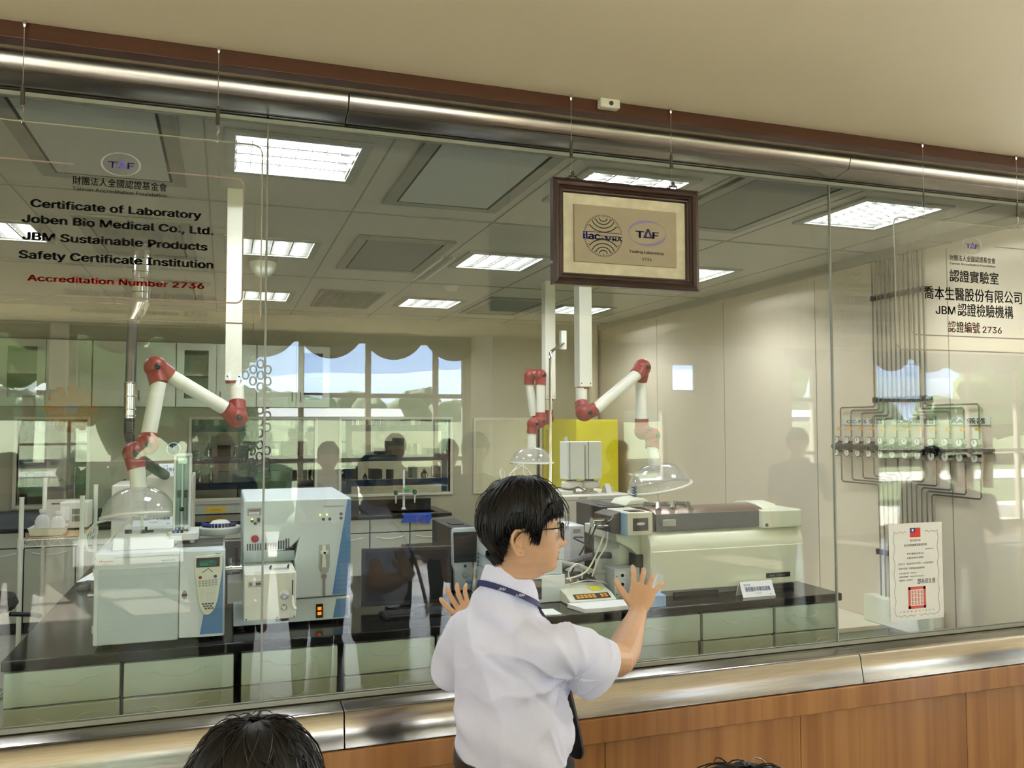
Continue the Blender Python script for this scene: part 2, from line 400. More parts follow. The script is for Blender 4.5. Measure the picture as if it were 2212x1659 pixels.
tree(-2.3, -14.2, 4.9, 1.3, 44, 'dark leaved tree mirrored left of the clear hood at left', m_leaf2)
tree(-7.2, -12.4, 6.6, 2.2, 8, 'loose green tree mirrored at the far left edge of the glass')
tree(13.0, -12.2, 6.0, 1.7, 15, 'tree mirrored in the narrow window right of the long cream machine')
tree(20.5, -12.0, 6.5, 2.0, 22, 'tree mirrored behind the wall gauges at the right edge')
rr = random.Random(5)
b = MB()
for i in range(46):
    x = -30 + i * 3.1 + rr.uniform(-1, 1); blob(b, (x, -106 + rr.uniform(-5, 5), 2.4), (3.4, 3, rr.uniform(2.4, 4.2)), i, .35)
tag(b.build('hedgerow', m_leaf2), 'far row of trees along the back of the mirrored meadow', 'hedgerow', kind='stuff')
b = MB()
for i in range(13): blob(b, (-4.2 + i * .42, -9.9 + rr.uniform(-.15, .15), .5), (.42, .4, .62), i + 60, .4)
tag(b.build('hedge', m_leaf2), 'dark clipped hedge mirrored low beside the spiral steel duct', 'hedge', kind='stuff')
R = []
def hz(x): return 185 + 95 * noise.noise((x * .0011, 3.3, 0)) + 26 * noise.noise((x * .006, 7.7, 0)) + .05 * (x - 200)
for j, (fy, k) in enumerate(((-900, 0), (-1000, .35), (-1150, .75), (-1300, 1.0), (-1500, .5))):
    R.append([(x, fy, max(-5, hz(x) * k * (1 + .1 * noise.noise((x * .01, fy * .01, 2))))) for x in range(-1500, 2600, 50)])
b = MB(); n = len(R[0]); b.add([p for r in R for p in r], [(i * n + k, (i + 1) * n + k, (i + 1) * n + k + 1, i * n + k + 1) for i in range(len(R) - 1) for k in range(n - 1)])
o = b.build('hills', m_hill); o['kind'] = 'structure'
def shed(x, label):
    t = thing('shed', label, 'shed', (x, -92, 0), 'sheds beyond the meadow')
    MB().box(x - 11, -97, 0, x + 11, -93, 2.7).build('wall', mat('shed_wall', '#9b9c98', .7), t)
    MB().yz([(-97.3, 2.7), (-95, 3.7), (-92.7, 2.7)], x - 11.3, x + 11.3).build('roof', mat('shed_roof', '#e8e8e6', .5), t)
shed(9, 'long white roofed shed mirrored above the meadow near the twin tower instrument')
shed(78, 'long white roofed shed mirrored behind the wall gauges')
# scalloped valances along the hall windows
def valance(x0, n, label, w=.83):
    b = MB(); R = []; nx = 20
    for j in range(8):
        row = []
        for i in range(n * nx + 1):
            u = (i % nx) / nx; s = 4 * u * (1 - u); s = s ** .75
            z = 2.985 - (.03 + s * .30) * j / 7
            y = WY + .07 + .035 * math.sin(j * 1.6 + u * 2) * s + .02 * (j / 7)
            row.append((x0 + i * w / nx, y, z))
        R.append(row)
    m = len(R[0]); vs = [p for r in R for p in r] + [(p[0], p[1] - .012, p[2]) for r in R for p in r]; k = 8 * m
    fs = []
    for j in range(7):
        for i in range(m - 1):
            q = (j * m + i, j * m + i + 1, (j + 1) * m + i + 1, (j + 1) * m + i); fs += [q[::-1], tuple(c + k for c in q)]
    for i in range(m - 1): fs += [(7 * m + i, 7 * m + i + 1, 7 * m + i + 1 + k, 7 * m + i + k), (i + 1, i, i + k, i + 1 + k)]
    b.add(vs, fs)
    tag(b.build('valance', mat('grey_drapery', '#8b8878', .9, var=.08, scale=14, stretch=(1, 1, 5))), label, 'valance', 'scalloped valances over the hall windows')
valance(-1.62, 6, 'long scalloped drape mirrored above the middle instruments')
valance(-6.6, 6, 'scalloped drape mirrored at the far left edge')
valance(8.3, 1, 'single drape scallop mirrored right of the long cream machine')
valance(10.0, 8, 'scalloped drape mirrored above the wall gauges at right')
# yellow windmill ornament in the hall
t = thing('windmill_ornament', 'yellow windmill ornament on a thin pole mirrored left of the spiral duct', 'ornament', (-1.62, -4.3, 0))
MB().cyl((-1.62, -4.3, 0), (-1.62, -4.3, 1.95), .016, n=8).build('pole', m_silver, t)
MB().ball((-1.62, -4.22, 1.98), .06).build('hub', m_silver, t)
for k in range(12):
    a = 2 * PI * k / 12; c, s_ = math.cos(a), math.sin(a); b = MB()
    o = Vector((-1.62, -4.2, 1.98)); R3 = Vector((c, 0, s_)); T3 = Vector((-s_, .35, c))
    b.prism([o + R3 * .07 - T3 * .015, o + R3 * .07 + T3 * .015, o + R3 * .25 + T3 * .05, o + R3 * .28, o + R3 * .25 - T3 * .05], (0, .006, 0)).build('blade', mat('yellow_blade', '#e3a820', .45), t)
# honeycomb lattice screen
b = MB(); q = .083
for i in range(11):
    for j in range(13):
        x = -.38 + i * q * 2; z = 1.2 + j * q * 1.7 + (q * .85 if i % 2 else 0)
        x = -.38 + i * q * 1.05
        if noise.noise((i * .35, j * .3, 4)) < -.28: continue
        b.tube([(x + q * .46 * math.cos(PI / 4 * k + PI / 8), -4.45, z + q * .62 * math.sin(PI / 4 * k + PI / 8)) for k in range(9)], .011, 5)
tag(b.build('lattice_screen', mat('lattice_grey', '#77776c', .6)), 'honeycomb lattice screen mirrored beside the nearest ceiling column', 'screen')
# blue round ornament

struct('wall_sun_blocker', MB().box(-8, WY - 1.2, 2.98, 18, WY - .18, 3.08), m_hallwall)  # unseen canopy, added to limit how far sunlight reaches across the hall floor
# ================================================================ CEILING FITTINGS OF THE LAB
G = 'recessed fluorescent ceiling lights'
m_lou = mat('aluminium_louvre', '#55564f', .3, .3)
def light(x, y, label, along='y'):
    t = thing('ceiling_light', label, 'ceiling light', (x, y, LC), G)
    def bx(b, u0, v0, z0, u1, v1, z1):
        if along == 'y': b.box(x + u0, y + v0, z0, x + u1, y + v1, z1)
        else: b.box(x + v0, y + u0, z0, x + v1, y + u1, z1)
    b = MB()
    for q in ((-.29, -.29, -.245, .29), (.245, -.29, .29, .29), (-.245, -.29, .245, -.245), (-.245, .245, .245, .29)): bx(b, q[0], q[1], LC - .012, q[2], q[3], LC - .0005)
    b.build('frame', mat('light_frame', '#9fa294', .4), t)
    b = MB(); z1 = LC + .10
    for q in ((-.249, -.249, z1 - .004, .249, .249, z1), (-.249, -.249, LC, -.245, .249, z1), (.245, -.249, LC, .249, .249, z1), (-.245, -.249, LC, .245, -.245, z1), (-.245, .245, LC, .245, .249, z1)): bx(b, *q)
    b.build('reflector', mat('light_reflector', '#3a3a36', .3, 0), t)
    for k in range(4):
        b = MB(); u = -.18 + .12 * k
        p = [(x + u, y - .238, LC + .030), (x + u, y + .238, LC + .030)] if along == 'y' else [(x - .238, y + u, LC + .030), (x + .238, y + u, LC + .030)]
        b.cyl(p[0], p[1], .014, n=8).build('lamp_tube', m_tubel, t)
    b = MB()
    for k in range(3): bx(b, -.12 + .12 * k - .004, -.245, LC - .003, -.12 + .12 * k + .004, .245, LC + .014)
    for k in range(9): bx(b, -.245, -.24 + .06 * k - .001, LC - .002, .245, -.24 + .06 * k + .001, LC + .012)
    b.build('louvre', m_lou, t)
    return t
light(LX[1], LY[0], 'ceiling light nearest the glass joint, its tubes running along the glass wall', 'x')
L0 = light(LX[2], LY[0], 'ceiling light just behind the top of the dark framed plaque')
for i, j, l in ((3, 0, 'ceiling light beside the right hand hanging sign'), (0, 1, 'ceiling light behind the left hanging sign at the picture edge'),
                (1, 1, 'ceiling light right of the nearest ceiling column, above the dome lamp'), (2, 1, 'ceiling light left of the dark framed plaque'),
                (3, 1, 'ceiling light showing past the right edge of the dark framed plaque'), (1, 2, 'small far ceiling light behind the nearest ceiling column'),
                (2, 2, 'far ceiling light right of the slatted grille'), (3, 2, 'far ceiling light crossed by the two right hand ceiling columns')):
    dup(L0, (LX[i], LY[j], LC), l)
def panel(x, y, label, face, hx=.245, hy=.49, fr=.06):
    t = thing('ceiling_filter_panel', label, 'ceiling panel', (x, y, LC), 'ceiling filter panels')
    b = MB()
    for q in ((-hx - fr, -hy - fr, -hx, hy + fr), (hx, -hy - fr, hx + fr, hy + fr), (-hx, -hy - fr, hx, -hy), (-hx, hy, hx, hy + fr)): b.box(x + q[0], y + q[1], LC - .016, x + q[2], y + q[3], LC - .002)
    b.build('frame', mat('panel_frame', '#8d9181', .4), t, bev=.002)
    b = MB()
    for q in ((-hx, -hy, -hx + .012, hy), (hx - .012, -hy, hx, hy), (-hx, -hy, hx, -hy + .012), (-hx, hy - .012, hx, hy)): b.box(x + q[0], y + q[1], LC - .012, x + q[2], y + q[3], LC - .002)
    b.build('gasket', m_gap, t)
    MB().box(x - hx + .012, y - hy + .012, LC - .012, x + hx - .012, y + hy - .012, LC - .002).build('panel_face', face, t)
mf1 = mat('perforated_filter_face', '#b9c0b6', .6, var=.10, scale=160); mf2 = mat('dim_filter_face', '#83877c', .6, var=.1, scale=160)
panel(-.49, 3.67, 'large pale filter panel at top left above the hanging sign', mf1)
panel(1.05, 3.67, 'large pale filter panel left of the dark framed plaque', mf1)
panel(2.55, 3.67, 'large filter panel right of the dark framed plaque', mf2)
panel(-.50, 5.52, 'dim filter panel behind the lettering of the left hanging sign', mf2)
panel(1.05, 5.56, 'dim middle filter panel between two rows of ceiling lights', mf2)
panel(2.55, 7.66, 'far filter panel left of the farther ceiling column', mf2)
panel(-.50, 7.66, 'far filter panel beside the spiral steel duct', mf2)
t = thing('return_air_grille', 'dark slatted return air grille far back in the ceiling', 'grille', (1.03, 7.66, LC))
b = MB()
for q in ((-.27, -.5, -.25, .5), (.25, -.5, .27, .5), (-.25, -.5, .25, -.48), (-.25, .48, .25, .5)): b.box(1.03 + q[0], 7.66 + q[1], LC - .014, 1.03 + q[2], 7.66 + q[3], LC - .002)
b.build('frame', mat('grille_grey', '#7f8274', .5), t)
b = MB()
for k in range(34): b.box(1.03 - .25 + k * .0149, 7.18, LC - .011, 1.03 - .25 + k * .0149 + .006, 8.14, LC - .003)
b.build('slats', mat('grille_grey', '#7f8274', .5), t)
MB().box(.78, 7.18, LC - .003, 1.28, 8.14, LC - .001).build('backing', mat('grille_dark', '#3d3f37', .7), t)
t = thing('supply_slot', 'narrow pale slot diffuser beside the middle dim filter panel', 'diffuser', (1.43, 5.95, LC))
b = MB(); b.box(1.38, 5.5, LC - .012, 1.395, 6.4, LC - .001); b.box(1.465, 5.5, LC - .012, 1.48, 6.4, LC - .001)
b.build('frame', m_white, t); b = MB()
for k in range(4): b.box(1.40 + k * .016, 5.5, LC - .009, 1.408 + k * .016, 6.4, LC - .001)
b.build('slats', m_grey, t)
t = thing('dome_lamp', 'white half dome on the ceiling behind the glass joint', 'dome lamp', (.235, 5.98, LC))
MB().cyl((.235, 5.98, LC - .02), (.235, 5.98, LC), .098, n=32).build('collar', m_grey, t)
MB().lathe([(.092 * math.cos(a), -.022 - .105 * math.sin(a)) for a in [i * PI / 2 / 9 for i in range(10)]], (.235, 5.98, LC), n=32).build('dome', m_white, t)
t = thing('smoke_detector', 'small white smoke detector left of the framed plaque', 'smoke detector', (1.757, 6.66, LC))
MB().cyl((1.757, 6.66, LC - .012), (1.757, 6.66, LC), .06, n=24).build('base', m_offw, t)
MB().lathe([(.05, -.012), (.05, -.03), (.036, -.042)], (1.757, 6.66, LC)).build('sensor_head', m_offw, t)
# white sensor box on the hall cornice
t = thing('door_sensor', 'small white sensor box on the brown cornice above the framed plaque', 'sensor', (1.318, 2.75, 2.952))
MB().box(1.278, 2.725, 2.954, 1.358, 2.76, 2.99).build('housing', m_offw, t, bev=.006); MB().ball((1.32, 2.724, 2.97), .008).build('lens', m_dkgrey, t)

# ================================================================ HANGING SIGNS
PY = 2.75
def hanger(x, ztop, zb, label):
    t = thing('hanging_cable', label, 'cable', (x, PY, zb), 'thin steel cables holding the signs')
    MB().cyl((x, PY, zb + .10), (x, PY, HC), .0014, n=6).build('wire', m_chrome, t)
    MB().lathe([(.006, 0), (.006, -.012), (.003, -.02)], (x, PY, HC), n=12).build('ceiling_anchor', m_chrome, t)
    b = MB(); b.cyl((x, PY, zb + .05), (x, PY, zb + .10), .0062, n=10); b.cyl((x, PY, zb + .10), (x, PY, zb + .112), .0035, n=8); b.build('gripper', m_dkmetal, t)
    b = MB(); b.tube([(x, PY, zb + .05), (x + .004, PY, zb + .035), (x - .003, PY, zb + .02), (x + .004, PY, zb + .008), (x - .001, PY, zb - .004), (x - .005, PY, zb + .004)], .0016, 6)
    b.build('hook', m_chrome, t)
def rrect(x0, z0, x1, z1, r, n=6):
    P = []
    for cx, cz, a0 in ((x1 - r, z1 - r, 0), (x0 + r, z1 - r, PI / 2), (x0 + r, z0 + r, PI), (x1 - r, z0 + r, 1.5 * PI)):
        P += [(cx + r * math.cos(a0 + PI / 2 * i / n), cz + r * math.sin(a0 + PI / 2 * i / n)) for i in range(n + 1)]
    return P
def ellipse_ring(b, c, rx, rz, y, w0, w1, n=40, tilt=0):
    """ring whose width swells on two opposite sides"""
    vs = []
    for i in range(n):
        a = 2 * PI * i / n; w = w0 + (w1 - w0) * (.5 + .5 * math.cos(2 * a + tilt))
        for q in (0, w): vs.append((c[0] + (rx - q) * math.cos(a), y, c[1] + (rz - q) * math.sin(a)))
    b.add(vs, [(2 * i, 2 * i + 1, 2 * ((i + 1) % n) + 1, 2 * ((i + 1) % n)) for i in range(n)])
def acrylic(name, label, x0, z0, x1, z1, inner, gap):
    t = thing(name, label, 'sign', ((x0 + x1) / 2, PY, z0))
    MB().xz(rrect(x0, z0, x1, z1, .03), PY - .003, PY + .003).build('sheet', m_acry, t, smooth=False)
    b = MB(); P = rrect(x0, z0, x1, z1, .03); b.tube([(p[0], PY, p[1]) for p in P + P[:1]], .0026, 6); b.build('polished_edge', m_edge, t)
    b = MB(); P = rrect(*inner, .02); P = P + P[:1]
    for i in range(len(P) - 1):
        p, q = Vector((P[i][0], 0, P[i][1])), Vector((P[i + 1][0], 0, P[i + 1][1])); n = max(1, int((q - p).length / .02))
        for k in range(n):
            u, v = p.lerp(q, k / n), p.lerp(q, (k + 1) / n)
            if u.z > inner[3] - .01 and gap[0] < (u.x + v.x) / 2 < gap[1]: continue
            d = (v - u).normalized(); s = Vector((d.z, 0, -d.x)) * .0022
            b.add([(u.x - s.x, PY - .0036, u.z - s.z), (v.x - s.x, PY - .0036, v.z - s.z), (v.x + s.x, PY - .0036, v.z + s.z), (u.x + s.x, PY - .0036, u.z + s.z)], [(0, 1, 2, 3)])
    b.build('border_line', mat('dusty_pink_ink', '#94847c', .6), t)
    return t
YT = PY - .0042
def taf(b, c, w, h):      # letters of the accreditation logo
    b.text('T', h * 1.37, (c[0] - w * .5, YT, c[1] - h / 2), bold=.03, width=w * .34); b.text('F', h * 1.37, (c[0] + w * .24, YT, c[1] - h / 2), bold=.03, width=w * .25)
    x, z = c[0] + w * .03, c[1]
    for P in ([(-.26, -.5), (-.06, .5), (.06, .5), (-.12, -.5)], [(.06, .5), (.26, -.5), (.13, -.5), (-.01, .32)], [(-.2, -.5), (-.14, -.32), (.1, -.32), (.13, -.5)]):
        b.add([(x + p[0] * w * .85, YT, z + p[1] * h) for p in P], [(0, 1, 2, 3)])
S = acrylic('acrylic_sign', 'clear hanging acrylic sign with English lettering at upper left', -.98, 2.117, .102, 2.69, (-.90, 2.18, .046, 2.575), (-.43, -.185))
b = MB(); ellipse_ring(b, (-.308, 2.587), .056, .036, YT, .0025, .006); b.build('logo_ring', mat('pale_violet_ink', '#a49cab', .6), S)
b = MB(); taf(b, (-.307, 2.588), .072, .027); b.build('logo_lettering', m_purple, S)
b = MB(); b.text('財團法人全國認證基金會', .0275, (-.438, YT, 2.517), width=.26, bold=.014); b.text('Taiwan Accreditation Foundation', .0195, (-.438, YT, 2.497), width=.26, bold=.012); b.build('foundation_lettering', m_ink, S); b = MB()
for s, x0, x1, z in (('Certificate of Laboratory', -.545, -.079, 2.438), ('Joben Bio Medical Co., Ltd.', -.566, -.043, 2.391), ('JBM Sustainable Products', -.564, -.060, 2.340), ('Safety Certificate Institution', -.572, -.042, 2.285)):
    b = MB(); b.text(s, .0435, (x0, YT, z), width=x1 - x0, bold=.042); b.build('lettering_line', m_ink, S)
MB().text('Accreditation Number 2736', .0335, (-.549, YT, 2.220), width=.481, bold=.042).build('red_lettering', m_redink, S)
S = acrylic('acrylic_sign', 'clear hanging acrylic sign with Chinese lettering at right', 2.627, 2.108, 3.47, 2.66, (2.704, 2.17, 3.40, 2.57), (2.93, 3.17))
b = MB(); ellipse_ring(b, (3.046, 2.567), .056, .036, YT, .0025, .006); b.build('logo_ring', mat('pale_violet_ink', '#a49cab', .6), S)
b = MB(); taf(b, (3.047, 2.567), .072, .027); b.build('logo_lettering', m_purple, S)
b = MB(); b.text('財團法人全國認證基金會', .0275, (2.919, YT, 2.497), width=.257, bold=.014); b.text('Taiwan Accreditation Foundation', .0185, (2.919, YT, 2.478), width=.256, bold=.012); b.build('foundation_lettering', m_ink, S); b = MB()
b.text('認證實驗室', .056, (2.916, YT, 2.408), width=.275, bold=.016); b.build('lettering_line', m_ink, S); b = MB(); b.text('喬本生醫股份有限公司', .060, (2.776, YT, 2.328), width=.547, bold=.02)
b.build('lettering_line', m_ink, S); b = MB(); b.text('JBM', .066, (2.836, YT, 2.262), width=.105, bold=.02); b.text('認證檢驗機構', .060, (2.955, YT, 2.262), width=.315, bold=.016)
b.build('lettering_line', m_ink, S)
b = MB(); b.text('認證編號', .052, (2.901, YT, 2.190), width=.175, bold=.016); b.text('2736', .052, (3.092, YT, 2.190), width=.108, bold=.016); b.build('red_lettering', m_redink, S)
# framed plaque
t = thing('framed_plaque', 'dark wooden framed plaque with two accreditation emblems, hung by cables', 'plaque', (1.385, PY, 2.29))
X0, X1, Z0, Z1 = 1.088, 1.676, 2.294, 2.675
mfr = mat('dark_cherry_frame', '#2c120f', .3, var=.12, scale=8, coat=.4)
b = MB(); prof = [(0, 0), (0, -.030), (.012, -.034), (.022, -.030), (.026, -.024), (.033, -.026), (.037, -.019), (.042, -.018), (.046, -.012), (.046, 0)]
for (ax, az), (bx_, bz), nrm in (((X0, Z0), (X1, Z0), (0, 1)), ((X1, Z0), (X1, Z1), (-1, 0)), ((X1, Z1), (X0, Z1), (0, -1)), ((X0, Z1), (X0, Z0), (1, 0))):
    dx, dz = (bx_ - ax), (bz - az); L = math.hypot(dx, dz); dx /= L; dz /= L
    b.rings([[(ax + nrm[0] * q + dx * q, PY + h, az + nrm[1] * q + dz * q) for q, h in prof], [(bx_ + nrm[0] * q - dx * q, PY + h, bz + nrm[1] * q - dz * q) for q, h in prof]])
b.build('frame', mfr, t, ang=25)
MB().box(X0 + .004, PY, Z0 + .004, X1 - .004, PY + .006, Z1 - .004).build('back_board', m_dkgrey, t)
MB().box(X0 + .04, PY - .008, Z0 + .04, X1 - .04, PY, Z1 - .04).build('mount', mat('brocade_mount', '#d8d0bb', .8, var=.12, scale=22), t)
MB().box(1.174, PY - .018, 2.381, 1.588, PY - .008, 2.589).build('plate', mat('putty_plate', '#a39784', .45), t, bev=.002)
Y2 = PY - .0186; b = MB(); c = (1.287, 2.480); r = .078
for i in range(72):
    a = 2 * PI * i / 72
    if abs(math.sin(a)) < .2: continue
    r0 = r - (.013 if i % 6 == 0 else .007)
    d = Vector((math.cos(a), 0, math.sin(a))); s = Vector((-d.z, 0, d.x)) * .0011; o = Vector((c[0], Y2, c[1]))
    b.add([o + d * r0 - s, o + d * r - s, o + d * r + s, o + d * r0 + s], [(0, 1, 2, 3)])
for sg in (1, -1):
    for k, (rad, w) in enumerate(((.016, .95), (.030, .9), (.046, .8), (.064, .65))):
        cz = c[1] + sg * (.066 - 0.0) ; P = []
        for i in range(17):
            a = -PI / 2 * w + PI * w * i / 16; P.append(Vector((c[0] + rad * math.sin(a), Y2, cz - sg * rad * .82 * math.cos(a))))
        for i in range(16):
            p, q = P[i], P[i + 1]
            if (p - Vector((c[0], Y2, c[1]))).length > r * .92: continue
            d = (q - p).normalized(); s = Vector((d.z, 0, -d.x)) * .0019; b.add([p - s, q - s, q + s, p + s], [(0, 1, 2, 3)])
for dz in (-.012, 0, .012): b.box(c[0] - .077, Y2 - .0002, c[1] + dz - .001, c[0] + .077, Y2, c[1] + dz + .001)
b.build('gauge_emblem', m_ink, t)
b = MB(); b.text('ilac', .049, (1.208, Y2 - .0006, 2.465), width=.066, bold=.03); b.text('-MRA', .034, (1.278, Y2 - .0006, 2.463), width=.084, bold=.012); b.build('emblem_lettering', m_blueink, t)
YT0 = YT; YT = Y2
b = MB(); ellipse_ring(b, (1.4665, 2.502), .079, .048, Y2, .002, .011, 48, 2.2); b.build('logo_ring', mat('violet_ink', '#8a80b0', .6), t)
b = MB(); taf(b, (1.466, 2.501), .094, .035); b.build('logo_lettering', mat('dark_purple_ink', '#3b3163', .6), t); YT = YT0
b = MB(); b.text('Testing Laboratory', .019, (1.391, Y2, 2.426), width=.143, bold=.016); b.text('2736', .019, (1.444, Y2, 2.400), width=.038, bold=.02); b.build('caption_lettering', m_ink, t)
for x in (1.171, 1.580):
    b = MB()
    for P in ([(-.026, 0), (-.026, .006), (-.014, .006), (-.014, .014), (-.004, .014), (-.004, .026)], [(.026, 0), (.026, .006), (.014, .006), (.014, .014), (.004, .014), (.004, .026)]):
        b.tube([(x + p[0], PY - .012, Z1 + p[1]) for p in P], .0032, 6)
    b.tube([(x - .026, PY - .012, Z1 + .001), (x + .026, PY - .012, Z1 + .001)], .003, 6); b.ball((x, PY - .012, Z1 + .028), .006)
    b.build('hanging_bracket', m_dkmetal, t)
hanger(-.575, 0, 2.690, 'first cable from the left, holding the left acrylic sign')
hanger(-.034, 0, 2.690, 'second cable from the left, holding the left acrylic sign')
hanger(1.171, 0, 2.71, 'cable on the left bracket of the dark framed plaque')
hanger(1.580, 0, 2.71, 'cable on the right bracket of the dark framed plaque')
hanger(2.79, 0, 2.665, 'cable above the left part of the Chinese acrylic sign')
hanger(3.32, 0, 2.665, 'cable at the far right above the Chinese acrylic sign')
# certificate taped on the glass
t = thing('certificate', 'white certificate sheet with red seal taped to the glass at right', 'certificate', (3.04, 3.095, .89)); CY = 3.0955
MB().box(2.886, CY, .893, 3.198, CY + .002, 1.337).build('sheet', m_paper, t, smooth=False); CY -= .0006
b = MB().box(3.008, CY, 1.272, 3.069, CY + .0004, 1.315); b.build('flag_field', mat('flag_red', '#d8352c', .6), t)
MB().box(3.008, CY - .0006, 1.294, 3.0385, CY - .0001, 1.315).build('flag_canton', mat('flag_blue', '#2c2f86', .6), t)
b = MB(); b.lathe([(.0062, 0), (.0062, .0002)], (3.0232, CY - .0008, 1.3045), (0, -1, 0), 14); b.build('flag_sun', m_paper, t)
b = MB()
for s, x, z, w, h in (('衛生福利部', 3.038, 1.253, .062, .012), ('食品檢驗機構認證證明書', 3.038, 1.232, .135, .012), ('認證編號 0021', 3.12, 1.213, .05, .007), ('喬本生醫股份有限公司', 3.036, 1.193, .098, .010),
                      ('永續產品檢驗中心實驗室', 3.036, 1.174, .098, .010), ('經查符合「食品安全衛生管理法」及認證相關規', 3.038, 1.148, .205, .0095), ('定准予認證，特頒發此認證證明書。', 3.015, 1.127, .155, .0095),
                      ('初次認證日期：103.09.23', 2.990, 1.106, .10, .008), ('認證有效期間：103.09.23 至 106.09.22', 3.012, 1.090, .145, .008), ('認證項目：詳見附表', 2.978, 1.074, .078, .008), ('中　華　民　國　103　年　9　月　23　日', 3.038, .931, .20, .008)):
    b = MB(); b.text(s, h, (x, CY, z), width=w, align='CENTER'); b.build('lettering_line', m_ink, t)
MB().text('部長邱文達', .026, (3.098, CY, 1.058), width=.105, align='CENTER', bold=.01).build('signature', m_blueink, t)
b = MB(); x0, z0, x1, z1 = 2.990, .945, 3.092, 1.045; w = .013
for q in ((x0, z0, x1, z0 + w), (x0, z1 - w, x1, z1), (x0, z0, x0 + w, z1), (x1 - w, z0, x1, z1)): b.box(q[0], CY - .0002, q[1], q[2], CY, q[3])
for i in range(4):
    for j in range(4):
        x, z = x0 + .018 + i * .0178, z0 + .018 + j * .017
        for k in range(3): b.box(x, CY - .0002, z + k * .005, x + .013, CY, z + k * .005 + .0022)
        b.box(x + .005, CY - .0002, z, x + .0075, CY, z + .013)
b.build('red_seal', mat('seal_red', '#d9605a', .6), t)
b = MB()
for sx in (1, -1):
    P = [(3.042 + sx * (.055 + .012 * i), CY, 1.297 + .005 * math.sin(i * 2.4)) for i in range(7)] + [(3.042 + sx * (.128 + .004 * math.sin(i * 1.3)), CY, 1.285 - i * .0165) for i in range(22)] + [(3.042 + sx * (.122 - .0125 * i), CY, .915 + .005 * math.sin(i * 2.2)) for i in range(10)]
    b.tube(P, .0016, 4)
b.build('scroll_border', mat('pale_grey_ink', '#b9bcc2', .6), t)
# ================================================================ LAB FURNITURE
t = thing('worktop', 'long black epoxy worktop carrying the front row of instruments', 'worktop', (1.1, 4.3, .87))
MB().xy([(-.785, 3.64), (3.08, 3.64), (3.08, 6.2), (1.25, 6.2), (1.25, 5.0), (.2, 5.0), (.2, 6.8), (-.785, 6.8)], .87, .91).build('slab', m_bench, t, bev=.006)
def pull_line(b, x0, x1, z, y):
    """raised wavy grip pressed into a drawer front"""
    w = x1 - x0; P = []
    for u, dz in ((.16, 0), (.28, .004), (.315, -.004), (.34, -.012), (.42, -.018), (.52, -.02), (.6, -.016), (.64, -.008), (.665, .002), (.72, .005), (.84, .008)): P.append((x0 + w * u, y, z + dz))
    b.tube(P, [.0006] + [.003] * 9 + [.0006], 6)
def drawer_unit(x0, x1, label, recess=False):
    t = thing('drawer_cabinet', label, 'cabinet', ((x0 + x1) / 2, 3.7, 0), 'pale green drawer cabinets under the black worktop')
    MB().box(x0 + .004, 3.69, .06, x1 - .004, 4.3, .868).build('body', m_gap, t)
    MB().box(x0 + .004, 3.72, 0, x1 - .004, 4.3, .06).build('plinth', m_black, t)
    z = .863
    for k, h in enumerate((.138, .138, .138, .138, .22)):
        y = 3.66 + (.02 if recess and k == 1 else 0)
        d = MB().box(x0 + .006, y, z - h + .004, x1 - .006, y + .028, z - .003).build('drawer', m_drawer, t, bev=.004)
        b = MB(); pull_line(b, x0, x1, z - h * .34, y); b.build('grip', m_drawer, d)
        b = MB(); b.tube([(x0 + .12 * (x1 - x0), y, z - h * .9), (x1 - .15 * (x1 - x0), y, z - h * .88)], .0012, 6); b.build('pressed_line', m_drawer, d)
        z -= h
    return t
UN = [(-.784, -.371, 'drawer cabinet at the left end of the black worktop'), (-.369, .054, 'drawer cabinet below the door side of the keypad instrument'),
      (.072, .474, 'drawer cabinet below the tall blue striped instrument'), (.493, .898, 'drawer cabinet below the black monitor, left of the man'),
      (.90, 1.37, 'drawer cabinet hidden behind the white shirted man'), (1.39, 1.848, 'drawer cabinet behind the raised forearm of the man'),
      (1.85, 2.244, 'drawer cabinet just right of the raised forearm of the man'), (2.246, 2.669, 'second last drawer cabinet toward the right end'), (2.671, 3.076, 'drawer cabinet at the right end of the black worktop')]
for i, u in enumerate(UN): drawer_unit(*u, recess=i in (2, 6))
b = MB(); b.box(-.78, 4.3, 0, -.76, 6.78, .868); b.box(-.76, 6.76, 0, .18, 6.78, .868); b.box(-.78, 6.7, 0, -.72, 6.78, .868)
b.box(.16, 5.0, 0, .18, 6.78, .868); b.box(1.27, 4.98, 0, 1.29, 6.18, .868); b.box(3.04, 4.3, 0, 3.06, 6.18, .868); b.box(.16, 4.97, 0, 1.29, 4.99, .868); b.box(1.27, 6.16, 0, 3.06, 6.18, .868)
tag(b.build('bench_panelling', m_drawer), 'pale panels closing the back and sides of the black topped bench', 'bench panel')
t = thing('low_cabinet', 'low cream cabinet on the floor by the right wall', 'cabinet', (3.64, 4.9, 0))
MB().box(3.13, 4.42, 0, 4.10, 5.3, .47).build('body', m_drawer, t, bev=.004); MB().box(3.12, 4.41, .47, 4.115, 5.31, .5).build('top', mat('cream_top', '#dcd6bf', .5), t, bev=.004)
